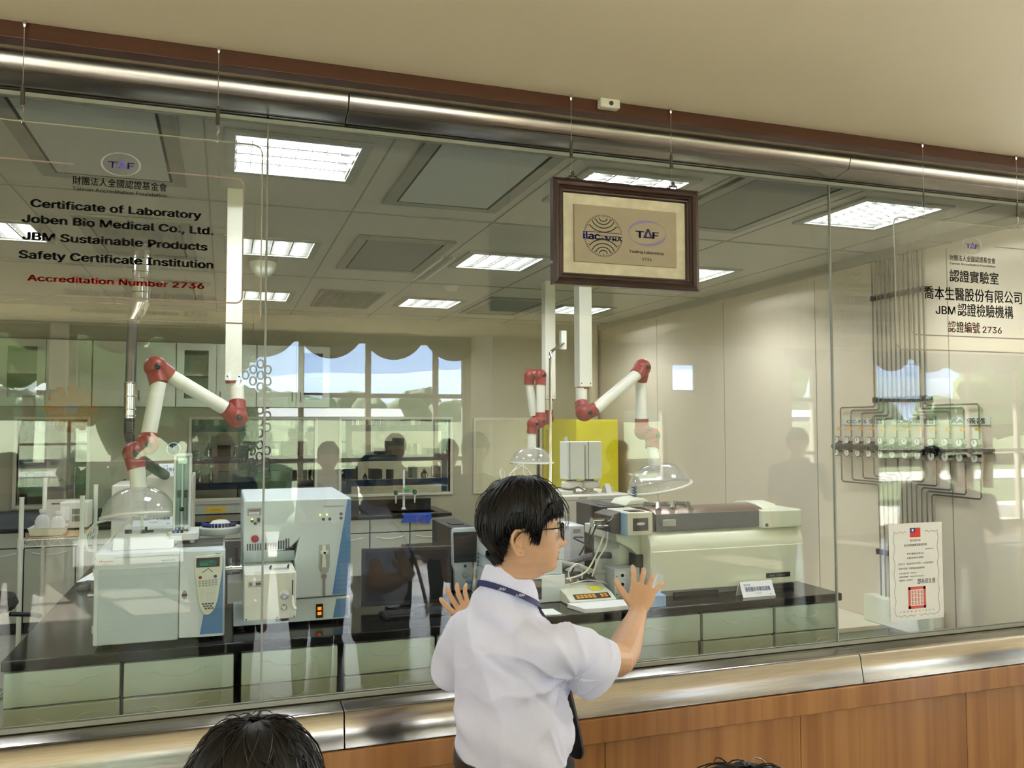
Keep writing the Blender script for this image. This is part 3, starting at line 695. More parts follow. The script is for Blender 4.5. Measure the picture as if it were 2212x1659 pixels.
# ---- far wall: counter, cabinets, sink
t = thing('back_worktop', 'black worktop running along the far wall under the windows', 'worktop', (0, 8.5, .88))
MB().box(-3.2, 8.2, .88, 1.62, 8.93, .91).build('slab', m_bench, t, bev=.004)
b = MB(); b.box(1.62, 8.2, .88, 2.17, 8.34, .91); b.box(1.62, 8.64, .88, 2.17, 8.93, .91); b.box(2.05, 8.34, .88, 2.17, 8.64, .91); b.build('sink_surround', m_bench, t)
tag(MB().box(-3.2, 8.90, .9105, 2.12, 8.93, 1.0).build('splashback', m_bench), 'low black upstand along the back of the far worktop', 'splashback')
t = thing('sink', 'black sink basin let into the far worktop', 'sink', (1.83, 8.5, .7))
b = MB(); b.box(1.60, 8.32, .70, 1.62, 8.66, .905); b.box(2.05, 8.32, .70, 2.07, 8.66, .905); b.box(1.62, 8.32, .70, 2.05, 8.34, .905); b.box(1.62, 8.64, .70, 2.05, 8.66, .905); b.box(1.60, 8.32, .69, 2.07, 8.66, .70)
b.build('sink_basin', m_black, t)
m_cab = mat('pale_grey_cabinet', '#b4b6a3', .45, var=.02)
def base_unit(x0, x1, label):
    t = thing('base_cabinet', label, 'cabinet', ((x0 + x1) / 2, 8.5, 0), 'grey base cabinets along the far wall')
    MB().box(x0 + .003, 8.245, .1, x1 - .003, 8.9, .64 if x1 > 1.5 else .878).build('body', m_gap, t)
    MB().box(x0 + .003, 8.28, 0, x1 - .003, 8.9, .1).build('plinth', m_black, t)
    d = MB().box(x0 + .005, 8.225, .745, x1 - .005, 8.245, .872).build('drawer', m_cab, t, bev=.003)
    n = 2 if x1 - x0 > .5 else 1; w = (x1 - x0) / n
    for k in range(n):
        a = x0 + k * w
        d = MB().box(a + .005, 8.225, .105, a + w - .005, 8.245, .735).build('door', m_cab, t, bev=.003)
        b = MB(); b.tube([(a + w * (.15 + .7 * i / 8), 8.222, .70 - .022 * math.sin(PI * i / 8)) for i in range(9)], .004, 6); b.build('grip', m_white, d)
for x0, x1, l in ((-2.4, -1.62, 'grey base cabinet at the far left edge behind the wire rack'), (-1.62, -.82, 'grey base cabinet behind the posts of the white wire rack'), (-.82, -.02, 'grey base cabinet behind the keypad instrument'),
                  (-.02, .55, 'grey base cabinet behind the tall blue striped instrument'), (.55, .95, 'grey base cabinet just left of the blue striped panel edge'), (.95, 1.353, 'grey base cabinet left of the sink, above the monitor'),
                  (1.353, 1.75, 'grey base cabinet under the left half of the sink'), (1.75, 2.15, 'grey base cabinet under the blue towel, behind the computer tower')): base_unit(x0, x1, l)
t = thing('lab_tap', 'white laboratory tap column with two green knobbed side spouts', 'tap', (1.787, 8.72, .91))
MB().lathe([(.025, 0), (.025, .01), (.013, .02), (.013, .22), (.016, .23), (.011, .24), (.011, .40), (.006, .41)], (1.787, 8.72, .91), n=16).build('column', m_white, t)
for s, x in ((-1, 1.70), (1, 1.90)):
    b = MB(); b.tube([(1.787, 8.71, 1.07), (x, 8.70, 1.065), (x, 8.70, 1.05), (x, 8.70, 1.0)], .008, 8); b.cyl((x, 8.70, 1.0), (x, 8.70, .975), .006, n=8); b.build('spout', m_white, t)
    MB().lathe([(.012, 0), (.022, .01), (.022, .045), (.014, .05)], (x, 8.70, 1.062), n=12).build('knob', mat('green_knob', '#1f6b3a', .4), t)
MB().cyl((1.79, 8.7, 1.115), (1.84, 8.68, 1.115), .014, n=10).build('mixer_knob', mat('bright_green_knob', '#35b04a', .4), t)
b = MB(); R = []
for j in range(7):
    R.append([(1.665 + .285 * i / 14 + .012 * math.sin(j * .8), 8.19 - .012 * math.sin(i * 1.1) * (j / 6) - (.0 if j else -.03), .917 - .013 * j - (.02 * j / 6) * (1 if i > 9 else .35) ) for i in range(15)])
n = 15; vs = [p for r in R for p in r]; k = len(vs); vs += [(p[0], p[1] - .006, p[2] + .002) for p in vs]
fs = []
for j in range(6):
    for i in range(n - 1): q = (j * n + i, j * n + i + 1, (j + 1) * n + i + 1, (j + 1) * n + i); fs += [q, tuple(c + k for c in q[::-1])]
b.add(vs, fs); tag(b.build('hand_towel', mat('blue_terry', '#2c4fa8', .95, var=.15, scale=90, bump=.4)), 'blue towel draped over the front edge of the sink', 'towel')
# wall cabinets
def wall_unit(x0, xm, x1, label, glass):
    t = thing('wall_cabinet', label, 'cabinet', ((x0 + x1) / 2, 8.8, 1.97), 'grey wall cabinets above the far windows')
    b = MB(); b.box(x0, 8.62, 1.97, x1, 8.94, 1.99); b.box(x0, 8.62, 2.565, x1, 8.94, 2.585); b.box(x0, 8.62, 1.97, x0 + .018, 8.94, 2.585); b.box(x1 - .018, 8.62, 1.97, x1, 8.94, 2.585); b.box(x0, 8.92, 1.97, x1, 8.94, 2.585); b.box(x0, 8.64, 2.27, x1, 8.94, 2.285); b.box(xm - .009, 8.62, 1.97, xm + .009, 8.94, 2.585)
    b.build('body', m_cab, t)
    for k, (a, c) in enumerate(((x0, xm), (xm, x1))):
        b = MB()
        if k == glass:
            for q in ((a + .003, 1.972, a + .07, 2.583), (c - .07, 1.972, c - .003, 2.583), (a + .07, 1.972, c - .07, 2.05), (a + .07, 2.515, c - .07, 2.583)): b.box(q[0], 8.6, q[1], q[2], 8.618, q[3])
            d = b.build('door', m_cab, t)
            MB().box(a + .07, 8.607, 2.05, c - .07, 8.611, 2.515).build('door_pane', m_dkglass, d, smooth=False)
        else:
            d = b.box(a + .003, 8.6, 1.972, c - .003, 8.618, 2.583).build('door', m_cab, t, bev=.003)
        hx = c - .04 if k == 0 else a + .04
        MB().tube([(hx, 8.6, 2.03), (hx, 8.578, 2.035), (hx, 8.578, 2.115), (hx, 8.6, 2.12)], .005, 6).build('handle', m_dkmetal, d)
wall_unit(-1.935, -1.555, -1.175, 'wall cabinet with a glazed left door at the far left', 0)
wall_unit(-1.17, -.81, -.45, 'wall cabinet behind the spiral steel duct', 9)
wall_unit(-.445, -.086, .288, 'wall cabinet behind the white sloping arm tube', 0)
wall_unit(.292, .67, 1.0, 'rightmost wall cabinet, between the column and the bright mirrored window', 1)
t = thing('cable_trunking', 'beige cable trunking with a yellow label under the middle far window', 'trunking', (.2, 8.9, .9))
MB().box(-.32, 8.84, 1.012, .92, 8.9, 1.04).build('shelf_edge', m_cab, t); MB().box(-.32, 8.85, .915, .92, 8.899, 1.012).build('channel', m_cab, t, bev=.003)
MB().box(-.165, 8.846, .93, .018, 8.85, .985).build('yellow_label', mat('yellow_label', '#d9b23a', .6), t)
MB().text('VOCs', .028, (-.073, 8.8455, .948), width=.085, align='CENTER').build('label_lettering', m_ink, t)
t = thing('wall_dial', 'round dark blue dial on the far wall above the tall sampler tower', 'dial', (-.474, 8.93, 1.56))
MB().cyl((-.474, 8.92, 1.56), (-.474, 8.95, 1.56), .066, n=32).build('rim', m_chrome, t)
MB().cyl((-.474, 8.914, 1.56), (-.474, 8.921, 1.56), .058, n=32).build('face', mat('dial_blue', '#232f66', .3), t)
b = MB(); b.cyl((-.474, 8.911, 1.56), (-.474, 8.914, 1.56), .006, n=10); b.box(-.476, 8.912, 1.56, -.472, 8.914, 1.60); b.build('pointer', m_white, t)
# yellow door in the far right corner
t = thing('yellow_door', 'yellow double slot door with control box in the far right corner', 'door', (3.75, 8.9, 0))
b = MB(); b.box(3.42, 8.86, 0, 3.445, 8.95, 1.83); b.box(3.80, 8.86, 0, 3.86, 8.95, 1.83); b.box(3.445, 8.86, 1.73, 3.80, 8.95, 1.86); b.build('frame', mat('olive_door_frame', '#c4b524', .45), t, bev=.004)
d = MB().box(3.45, 8.88, .02, 3.795, 8.92, 1.725).build('leaf', mat('olive_door_leaf', '#bdb028', .45), t)
for x in (3.50, 3.655): MB().box(x, 8.872, .6, x + .06, 8.882, 1.62).build('slot_pane', m_black, d)
k = thing('yellow_cabinet', 'tall bright yellow cabinet right of the olive double slot door', 'cabinet', (3.74, 8.4, 0))
MB().box(3.49, 8.1, .0, 3.975, 8.8, 1.845).build('body', m_yellow, k, bev=.004); MB().box(3.50, 8.095, .06, 3.965, 8.1, 1.83).build('door', m_yellow, k, bev=.002); MB().box(3.53, 8.085, .9, 3.545, 8.096, 1.05).build('handle', m_dkmetal, k)
b = MB().box(3.69, 8.845, 1.765, 3.765, 8.865, 1.85); k = b.build('control_box', m_dkgrey, t); MB().box(3.735, 8.841, 1.82, 3.75, 8.846, 1.84).build('red_lamp', emis('red_lamp', '#e03a2a', 1.2), k)
MB().box(3.70, 8.841, 1.78, 3.755, 8.845, 1.80).build('keys', m_grey, k)
# ---- left: wire rack with what stands on it
t = thing('wire_rack', 'white wire rack with a trussed shelf at the left edge', 'rack', (-.95, 5.9, 0))
for x, y, z in ((-1.12, 5.6, 1.37), (-.80, 5.6, 1.37), (-1.10, 6.15, 1.45), (-.80, 6.15, 1.40)):
    b = MB(); b.cyl((x, y, 0), (x, y, z), .0135, n=12); b.cyl((x, y, 1.075), (x, y, 1.135), .019, n=12); b.cyl((x, y, z), (x, y, z + .006), .015, n=12); b.build('post', m_white, t)
b = MB()
for (x0, y0), (x1, y1) in (((-1.12, 5.6), (-.80, 5.6)), ((-1.12, 6.15), (-.80, 6.15)), ((-1.12, 5.6), (-1.12, 6.15)), ((-.80, 5.6), (-.80, 6.15))):
    for z in (1.125, 1.085): b.cyl((x0, y0, z), (x1, y1, z), .0035, n=6)
    n = 10
    b.tube([(x0 + (x1 - x0) * i / n, y0 + (y1 - y0) * i / n, 1.085 if i % 2 else 1.125) for i in range(n + 1)], .0022, 5)
for i in range(16): b.cyl((-1.11 + i * .0205, 5.6, 1.128), (-1.11 + i * .0205, 6.15, 1.128), .002, n=5)
b.build('shelf_truss', m_white, t)
MB().box(-1.11, 5.61, 1.13, -.81, 6.14, 1.136).build('shelf_board', mat('tan_board', '#a9895c', .6), t)
t = thing('plastic_tray', 'cream plastic tray on the wire rack shelf', 'tray', (-1.0, 5.72, 1.137))
b = MB(); pr = [(-.085, 0), (-.1, .045), (-.107, .047)]
R = []
for h, e in ((.0, -.012), (.046, 0), (.05, .006), (.046, -.004), (.004, -.016)): R.append([(-1.0 + sx * (.095 + e), 5.74 + sy * (.095 + e), 1.137 + h) for sx, sy in ((-1, -1), (1, -1), (1, 1), (-1, 1))])
b.rings(R); b.build('tray_body', m_cream, t, bev=.004)
for x, y, h, l in ((-1.035, 5.74, .13, 'larger translucent jug standing in the cream tray'), (-.955, 5.76, .115, 'smaller translucent jug right of the larger one in the tray')):
    t = thing('plastic_jug', l, 'jug', (x, y, 1.142), 'translucent jugs in the tray')
    mj = glassy('translucent_jug', (.95, .95, .95), .8, '#f1f0ee', .72, .1)
    MB().lathe([(.034, .0), (.042, .006), (.042, h * .6), (.03, h * .8), (.016, h * .9), (.016, h)], (x, y, 1.142), n=20).build('body', mj, t)
    MB().cyl((x, y, 1.142 + h), (x, y, 1.16 + h), .019, n=16).build('cap', m_white, t)
t = thing('vented_unit', 'beige box unit with two slotted vents on the wire rack', 'instrument', (-.89, 6.0, 1.137))
MB().box(-.975, 5.93, 1.15, -.815, 6.14, 1.31).build('case', m_offw, t, bev=.004)
for z in (1.235, 1.19):
    b = MB()
    for i in range(12): b.box(-.905 + i * .0058, 5.928, z, -.902 + i * .0058, 5.931, z + .036)
    b.build('vent', m_dkgrey, t)
MB().box(-.968, 5.928, 1.2, -.92, 5.93, 1.285).build('notice', m_paper, t); MB().box(-.965, 5.928, 1.165, -.935, 5.93, 1.185).build('tag', m_paper, t); b = MB(); b.box(-.96, 5.96, 1.137, -.84, 6.1, 1.15); b.build('foot', m_black, t)
t = thing('desk_stand', 'pale plastic holder on the far counter left of the rack', 'holder', (-1.35, 8.45, .91))
b = MB(); b.yz([(8.35, .91), (8.6, .91), (8.6, 1.0), (8.52, 1.13), (8.50, 1.13)], -1.5, -1.2); b.build('wedge', m_offw, t, bev=.006); MB().box(-1.46, 8.47, 1.02, -1.25, 8.5, 1.10).build('slots', m_dkgrey, t)
t = thing('balance', 'small balance with glass shield on the far counter behind the jugs', 'balance', (-.93, 8.5, .91))
MB().box(-1.05, 8.4, .91, -.82, 8.7, 1.0).build('base', m_dkgrey, t, bev=.008); MB().box(-1.05, 8.5, 1.0, -.9, 8.7, 1.2).build('shield', glassy('shield_plastic', (.9, .92, .92), 1, '#cfd3d2', .3), t); MB().cyl((-.86, 8.45, 1.0), (-.86, 8.45, 1.24), .01, n=10).build('post', m_black, t); MB().tube([(-.86, 8.45, 1.24), (-.89, 8.43, 1.28), (-.85, 8.42, 1.29)], .016, 8).build('knob', m_black, t)
t = thing('absorption_analyser', 'large beige cabinet analyser behind the clear hood at left', 'instrument', (-.5, 6.4, .91))
MB().box(-.70, 6.1, .92, -.505, 6.6, 1.40).build('left_tower', m_offw, t, bev=.008); MB().box(-.50, 6.2, .92, -.2, 6.7, 1.445).build('case', mat('beige_case', '#c2bdac', .45), t, bev=.006)
MB().box(-.47, 6.19, 1.0, -.23, 6.2, 1.40).build('door', mat('beige_case', '#c2bdac', .45), t, bev=.004); b = MB(); b.cyl((-.485, 6.195, 1.37), (-.485, 6.185, 1.37), .008, n=10); b.box(-.40, 6.185, 1.27, -.37, 6.19, 1.30); b.build('latch', m_grey, t)
b = MB()
for i in range(14): b.box(-.69 + i * .013, 6.097, .95, -.684 + i * .013, 6.101, 1.02)
b.build('vent', m_grey, t)
def card(name, x0, x1, y, z, h, txt, label, small, lean=.03):
    t = thing(name, label, 'sign', ((x0 + x1) / 2, y, z), 'white instrument name cards')
    b = MB(); b.yz([(y, z), (y + .004, z), (y + lean + .004, z + h), (y + lean, z + h)], x0, x1); b.yz([(y + lean, z + h), (y + lean + .004, z + h), (y + .07, z), (y + .066, z)], x0, x1); b.build('card', m_paper, t)
    zd = Vector((0, lean, h)).normalized(); o = Vector((x0, y - .0012, z)); w = x1 - x0
    b = MB(); b.text(txt, h * .36, o + Vector((w * .5, 0, 0)) + zd * h * .42, zd=zd, width=w * .78, align='CENTER', bold=.012); b.text('喬本生醫', h * .15, o + Vector((w * .1, 0, 0)) + zd * h * .80, zd=zd, width=w * .2); b.build('blue_lettering', m_blueink, t)
    b = MB(); b.text(small, h * .13, o + Vector((w * .5, 0, 0)) + zd * h * .22, zd=zd, align='CENTER'); b.text('JBM', h * .11, o + Vector((w * .85, 0, 0)) + zd * h * .1, zd=zd, align='CENTER', bold=.02); b.build('black_lettering', m_ink, t)
card('name_card', -.425, -.235, 6.25, 1.446, .085, '原子吸收光譜儀', 'white card with blue lettering on the beige analyser', '(AA)')
# ---- bench clutter at the left
t = thing('computer_mouse', 'black computer mouse at the left edge of the bench', 'mouse', (-.715, 5.1, .91))
b = MB(); b.ball((-.715, 5.1, .922), (.038, .062, .026)); b.build('shell', m_black, t); MB().tube([(-.715, 5.05, .945), (-.70, 5.14, .946), (-.66, 5.2, .93)], .003, 6).build('chrome_line', m_chrome, t)
t = tag(MB().xy([(-.78, 5.32), (-.35, 5.36), (-.35, 5.62), (-.74, 5.62)], .9105, .914).build('paper_sheet', m_paper), 'white paper lying at the left behind the keypad instrument', 'paper')
b = MB(); blob(b, (-.62, 5.9, .94), (.06, .05, .032), 4, .5); tag(b.build('rubber_glove', mat('violet_nitrile', '#4a2f96', .6)), 'crumpled violet glove beside the keypad instrument', 'glove')
tag(MB().tube([(-.66, 4.86, .916), (-.54, 4.84, .916)], .006, 8).build('pen', m_white), 'white pen lying at the left side of the keypad instrument', 'pen')
t = thing('lab_stool', 'black padded lab stool with spreading base at the left edge', 'stool', (-1.2, 4.9, 0))
b = MB().lathe([(.02, .86), (.2, .865), (.215, .89), (.2, .93), (.05, .94)], (-1.2, 4.9, 0)); b.build('seat', m_black, t)
MB().cyl((-1.2, 4.9, .12), (-1.2, 4.9, .86), .03, n=14).build('gas_post', m_dkgrey, t); MB().tube([(-1.02, 4.9, .84), (-.93, 4.95, .82), (-.9, 5.0, .80)], .012, 8).build('lever', m_black, t)
for k in range(5):
    a = 2 * PI * k / 5 + .3; MB().tube([(-1.2, 4.9, .12), (-1.2 + .27 * math.cos(a), 4.9 + .27 * math.sin(a), .05)], [.03, .018], 8).build('leg', m_dkgrey, t)
MB().lathe([(.17, .42), (.18, .425), (.18, .435), (.17, .44)], (-1.2, 4.9, 0), n=28).build('foot_ring', m_chrome, t)
# ---- dim room beyond: racks of glassware on navy frames
def far_rack(x0, x1, y, label, seed):
    t = thing('navy_rack', label, 'rack', ((x0 + x1) / 2, y, 0), 'navy framed apparatus racks in the dim far room')
    b = MB()
    for x in (x0, x1 - .06):
        for yy in (y, y + .5): b.box(x, yy, 0, x + .06, yy + .05, 1.95)
    b.build('upright', m_navy, t)
    b = MB()
    for z in (1.10, 1.38, 1.72): b.box(x0, y - .01, z, x1, y + .04, z + .07); b.box(x0, y, z + .01, x1, y + .5, z + .03)
    b.build('rail', m_navy, t)
    rr = random.Random(seed); mm = [m_grey, m_offw, m_dkgrey, m_chrome, m_dkmetal]
    for z in (1.17, 1.45, 1.79):
        x = x0 + .08
        while x < x1 - .15:
            w = rr.uniform(.05, .16); h = rr.uniform(.06, .19); k = rr.choice('bbcv')
            if k == 'b': MB().box(x, y + .08, z, x + w, y + .3, z + h).build('module', rr.choice(mm), t)
            elif k == 'c': MB().cyl((x + w / 2, y + .12, z), (x + w / 2, y + .12, z + h), w * .3, n=12).build('vessel', rr.choice(mm), t)
            else: MB().lathe([(w * .3, 0), (w * .3, h * .5), (w * .1, h * .8), (w * .1, h)], (x + w / 2, y + .12, z), n=12).build('flask', m_chrome, t)
            x += w + rr.uniform(.01, .06)
far_rack(-.5, .35, 9.6, 'navy rack of apparatus beyond the left half of the middle far window', 3)
far_rack(.42, 1.2, 9.7, 'navy rack beyond the right half of the middle far window', 9)
far_rack(1.3, 2.6, 9.55, 'navy rack of glassware beyond the far window above the sink', 14)
far_rack(-2.1, -1.0, 9.9, 'navy rack in the dim room at the far left window', 21)
t = thing('reaction_console', 'grey console with a dark slot in the dim far room', 'instrument', (.45, 10.3, 0))
MB().box(.15, 10.35, .9, .95, 10.7, 1.72).build('case', m_offw, t, bev=.01); MB().box(.2, 10.34, 1.42, .85, 10.352, 1.6).build('slot_window', m_black, t); MB().box(.1, 10.35, 0, 1.0, 10.9, .9).build('base', m_dkgrey, t)
# ================================================================ INSTRUMENTS ON THE BLACK WORKTOP
ZB = .91
# ---- gas chromatograph with keypad
t = thing('gas_chromatograph', 'pale grey oven instrument with keypad and blue corner at left', 'instrument', (-.24, 4.1, ZB))
MB().box(-.482, 3.74, .925, .008, 4.45, 1.285).build('case', m_inst, t, bev=.008)
b = MB()
for x in (-.44, -.03):
    for y in (3.8, 4.38): b.cyl((x, y, ZB), (x, y, .926), .02, n=12)
b.build('foot', m_black, t)
d = MB().box(-.482, 3.70, .926, -.168, 3.742, 1.268).build('oven_door', m_inst, t, bev=.006)
MB().box(-.465, 3.697, .93, -.172, 3.701, 1.225).build('door_panel', mat('door_skin', '#bccccd', .4, var=.01), d, bev=.0015)
MB().box(-.482, 3.698, 1.268, -.168, 3.742, 1.288).build('top_rail', m_inst, d, bev=.006)
MB().box(-.474, 3.6965, 1.238, -.406, 3.6985, 1.272).build('maker_plate', m_instw, d)
MB().text('Thermo', .0135, (-.440, 3.696, 1.254), width=.05, align='CENTER', bold=.02).build('maker_lettering', m_redink, d)
MB().text('SCIENTIFIC', .005, (-.440, 3.696, 1.245), align='CENTER').build('small_lettering', m_dkgrey, d)
MB().text('TRACE GC ULTRA', .0085, (-.236, 3.6968, 1.248), width=.052, bold=.01, shear=.15).build('model_lettering', m_dkgrey, d)
for z in (1.2, .975): MB().box(-.486, 3.705, z, -.478, 3.72, z + .03).build('hinge', m_silver, t)
# right control column, its face swelling forward
b = MB(); pr = [(-.166, 3.742), (-.166, 3.70), (-.12, 3.694), (-.06, 3.687), (-.01, 3.684), (.006, 3.688), (.010, 3.70), (.010, 3.742)]
b.xy(pr, .932, 1.283); b.build('control_column', m_inst, t, bev=.004)
b = MB().xz([(-.085, .945), (.002, .945), (.002, 1.262), (-.012, 1.27), (-.03, 1.27)], 3.681, 3.689); b.build('blue_corner', m_blue, t)
b = MB(); b.lathe([(.0005, 0), (.0098, .001), (.0098, .003)], (-.146, 3.694, 1.108), (0, -1, 0), 24); 
for i in range(len(b.v)): b.v[i].z = 1.108 + (b.v[i].z - 1.108) * 1.75
b.build('door_latch', m_dkgrey, t)
K = [(-.107, 1.262), (-.005, 1.268), (.002, 1.262), (-.002, 1.20), (-.018, 1.08), (-.03, 1.045), (-.045, 1.027), (-.058, 1.023), (-.071, 1.027), (-.083, 1.045), (-.092, 1.08), (-.107, 1.19), (-.111, 1.255)]
k = MB().xz(K, 3.672, 3.682).build('keypad', m_cream, t, bev=.003)
MB().box(-.102, 3.670, 1.218, -.012, 3.6722, 1.256).build('display_bezel', m_black, k)
MB().box(-.09, 3.669, 1.223, -.024, 3.6702, 1.245).build('display', mat('display_dark_green', '#0d5a3c', .3), k)
b = MB(); b.text('OVEN', .006, (-.05, 3.6686, 1.238)); b.text('Temp    40   40', .0055, (-.087, 3.6686, 1.2315)); b.text('Time   1.00  0.0', .0055, (-.087, 3.6686, 1.2255)); b.build('display_lettering', m_led, k)
b = MB(); b.tube([(-.078, 3.671, 1.196), (-.055, 3.671, 1.212), (-.038, 3.671, 1.196)], .0016, 5); b.build('status_mark', m_dkgrey, k)
MB().cyl((-.086, 3.669, 1.177), (-.086, 3.673, 1.177), .0062, n=18).build('red_button', m_red, k); MB().cyl((-.028, 3.669, 1.179), (-.028, 3.673, 1.179), .0062, n=18).build('blue_button', m_blueink, k)
b = MB()
for r in range(3):
    for c in range(6): b.box(-.093 + c * .0128, 3.669, 1.158 - r * .0092 + c * .0006, -.0835 + c * .0128, 3.673, 1.164 - r * .0092 + c * .0006)
b.build('function_keys', m_grey, k); b = MB()
for r in range(6):
    b.box(-.084, 3.669, 1.126 - r * .0095, -.0755, 3.673, 1.132 - r * .0095)
    for c in range(3): b.box(-.062 + c * .0135, 3.669, 1.128 - r * .0095, -.052 + c * .0135, 3.673, 1.134 - r * .0095)
b.build('number_keys', m_instw, k); b = MB()
for r, n in enumerate((4, 3, 3)):
    for c in range(n): b.box(-.079 + r * .006 + c * .0125, 3.669, 1.067 - r * .0098, -.070 + r * .006 + c * .0125, 3.673, 1.073 - r * .0098)
b.build('lower_keys', m_dkmetal, k)
b = MB().yz([(3.78, 1.285), (4.3, 1.285), (4.3, 1.335), (3.84, 1.335)], -.43, -.195); b.build('top_cover', m_instw, t, bev=.006)
MB().box(-.18, 3.80, 1.285, .0, 4.40, 1.297).build('injector_deck', m_dkmetal, t, bev=.002)
MB().cyl((-.385, 3.95, 1.335), (-.385, 3.95, 1.35), .014, n=14).build('black_knob', m_black, t)
b = MB()
for a in range(3): b.cyl((-.315, 3.95, 1.338), (-.315 + .03 * math.cos(a * 2.1), 3.95 + .03 * math.sin(a * 2.1), 1.340), .006, n=8)
b.cyl((-.315, 3.95, 1.335), (-.315, 3.95, 1.36), .005, n=8); b.build('inlet_knob', m_dkmetal, t)
MB().tube([(-.33, 3.95, 1.36), (-.335, 3.97, 1.40), (-.37, 4.0, 1.40), (-.42, 4.02, 1.36), (-.47, 4.05, 1.29), (-.52, 4.08, 1.24), (-.56, 4.08, 1.26), (-.57, 4.08, 1.32), (-.53, 4.08, 1.37), (-.47, 4.1, 1.385)], .006, 8).build('white_hose', m_white, t)
# ---- autosampler tower
t = thing('autosampler', 'tall clear fronted sampler tower with vial carousel on the keypad instrument', 'sampler', (-.15, 3.95, 1.297))
b = MB()
for x in (-.195, -.125): b.cyl((x, 3.86, 1.297), (x, 3.86, 1.312), .012, n=12)
for x in (-.195, -.125): b.cyl((x, 4.0, 1.297), (x, 4.0, 1.312), .012, n=12)
b.build('leg', m_offw, t)
b = MB().xy([(-.225, 3.84), (-.21, 3.82), (-.115, 3.82), (-.1, 3.84), (-.1, 4.04), (-.225, 4.04)], 1.31, 1.342); b.build('base', m_instw, t, bev=.005)
b = MB(); b.box(-.205, 3.93, 1.342, -.135, 4.02, 1.672); b.build('tower', m_silver, t, bev=.004)
b = MB(); b.box(-.205, 3.885, 1.342, -.196, 3.93, 1.672); b.box(-.144, 3.885, 1.342, -.135, 3.93, 1.672); b.box(-.205, 3.885, 1.664, -.135, 3.93, 1.672); b.build('tower_cheek', m_instw, t, bev=.002)
MB().box(-.196, 3.888, 1.345, -.144, 3.891, 1.664).build('clear_front', glassy('pale_clear_cover', (.93, .96, .97), 1), t, smooth=False)
b = MB(); b.box(-.188, 3.9, 1.63, -.152, 3.928, 1.655); b.build('label_block', m_chrome, t)
b = MB(); b.cyl((-.17, 3.912, 1.36), (-.17, 3.912, 1.63), .0065, n=10); b.cyl((-.183, 3.915, 1.36), (-.183, 3.915, 1.5), .003, n=8); b.cyl((-.157, 3.915, 1.36), (-.157, 3.915, 1.5), .003, n=8); b.build('syringe', m_silver, t)
b = MB(); b.box(-.19, 3.9, 1.485, -.178, 3.925, 1.515); b.box(-.162, 3.9, 1.485, -.15, 3.925, 1.515); b.ball((-.171, 3.905, 1.435), .01); b.build('syringe_clamp', m_black, t)
for i, x in enumerate((-.198, -.182, -.166)): MB().cyl((x, 3.835, 1.342), (x, 3.835, 1.352), .006, n=10).build('solvent_cap', m_blueink if i < 2 else m_black, t)
k = MB().lathe([(.02, 1.304), (.084, 1.307), (.09, 1.316), (.09, 1.335), (.086, 1.34), (.02, 1.341)], (-.014, 4.05, 0), n=40).build('carousel', m_instw, t)
MB().lathe([(.05, 1.34), (.046, 1.352), (.03, 1.366), (.001, 1.370)], (-.014, 4.05, 0), n=28).build('carousel_hub', m_white, k)
for i in range(13):
    a = PI + .15 + i * .2; x, y = -.014 + .074 * math.cos(a), 4.05 + .074 * math.sin(a)
    b = MB(); b.cyl((x, y, 1.341), (x, y, 1.349), .006, n=10); v = b.build('vial', mat('amber_vial', '#20180f', .2), k); MB().cyl((x, y, 1.349), (x, y, 1.358), .0065, n=10).build('vial_cap', m_blueink, k)
b = MB().box(-.10, 3.98, 1.297, .0, 4.12, 1.303); b.build('carousel_bracket', m_instw, t)
card('name_card', -.39, -.215, 4.18, 1.336, .075, '氣相層析串聯質譜儀', 'white card with blue lettering standing on the keypad instrument', 'GC/MS/MS')
# ---- mass spectrometer
t = thing('mass_spectrometer', 'tall light grey instrument with blue tapered stripe and red button', 'instrument', (.3, 4.15, ZB))
b = MB()
for x in (.08, .5):
    for y in (3.9, 4.4): b.cyl((x, y, ZB), (x, y, .928), .02, n=10)
b.build('foot', m_black, t)
MB().box(.045, 3.85, .927, .545, 4.5, 1.028).build('base', m_inst, t, bev=.006)
b = MB().xz([(.47, .935), (.538, .935), (.538, 1.018), (.485, 1.018)], 3.846, 3.852); b.build('base_blue_panel', m_blue, t)
MB().box(.395, 3.843, .94, .425, 3.851, 1.0).build('switch_plate', m_black, t); b = MB(); b.box(.402, 3.840, .975, .418, 3.844, .988); b.box(.402, 3.840, .953, .418, 3.844, .966); b.build('lit_switch', m_orange, t)
# body: front face with a hollow at lower left above the source box
b = MB(); b.box(.29, 3.83, 1.036, .545, 4.5, 1.47); b.box(.082, 3.83, 1.245, .29, 4.5, 1.47); b.box(.082, 3.93, 1.036, .29, 4.5, 1.245)
b = MB()
prof = [(.082, 1.47), (.545, 1.47), (.545, 1.036), (.30, 1.032), (.30, 1.20), (.315, 1.29), (.285, 1.262), (.25, 1.247), (.082, 1.243)]
b.xz(prof, 3.83, 4.5); b.build('body', m_inst, t, bev=.008)
MB().box(.085, 3.93, 1.03, .30, 4.49, 1.25).build('recess_wall', m_instw, t)
b = MB().yz([(3.85, 1.243), (3.93, 1.243), (3.93, 1.19), (3.90, 1.19)], .085, .30); b.build('recess_slope', m_inst, t)
b = MB()
for i in range(17): b.box(.098 + i * .0108, 3.826, 1.2535, .1025 + i * .0108, 3.831, 1.283 + (.008 if i > 11 else 0) + (.008 if i > 14 else 0))
b.build('vent_slots', m_dkgrey, t)
b = MB().xz([(.528, 1.462), (.542, 1.462), (.542, 1.042), (.463, 1.042)], 3.824, 3.832); k = b.build('blue_stripe', m_blue, t)
b = MB()
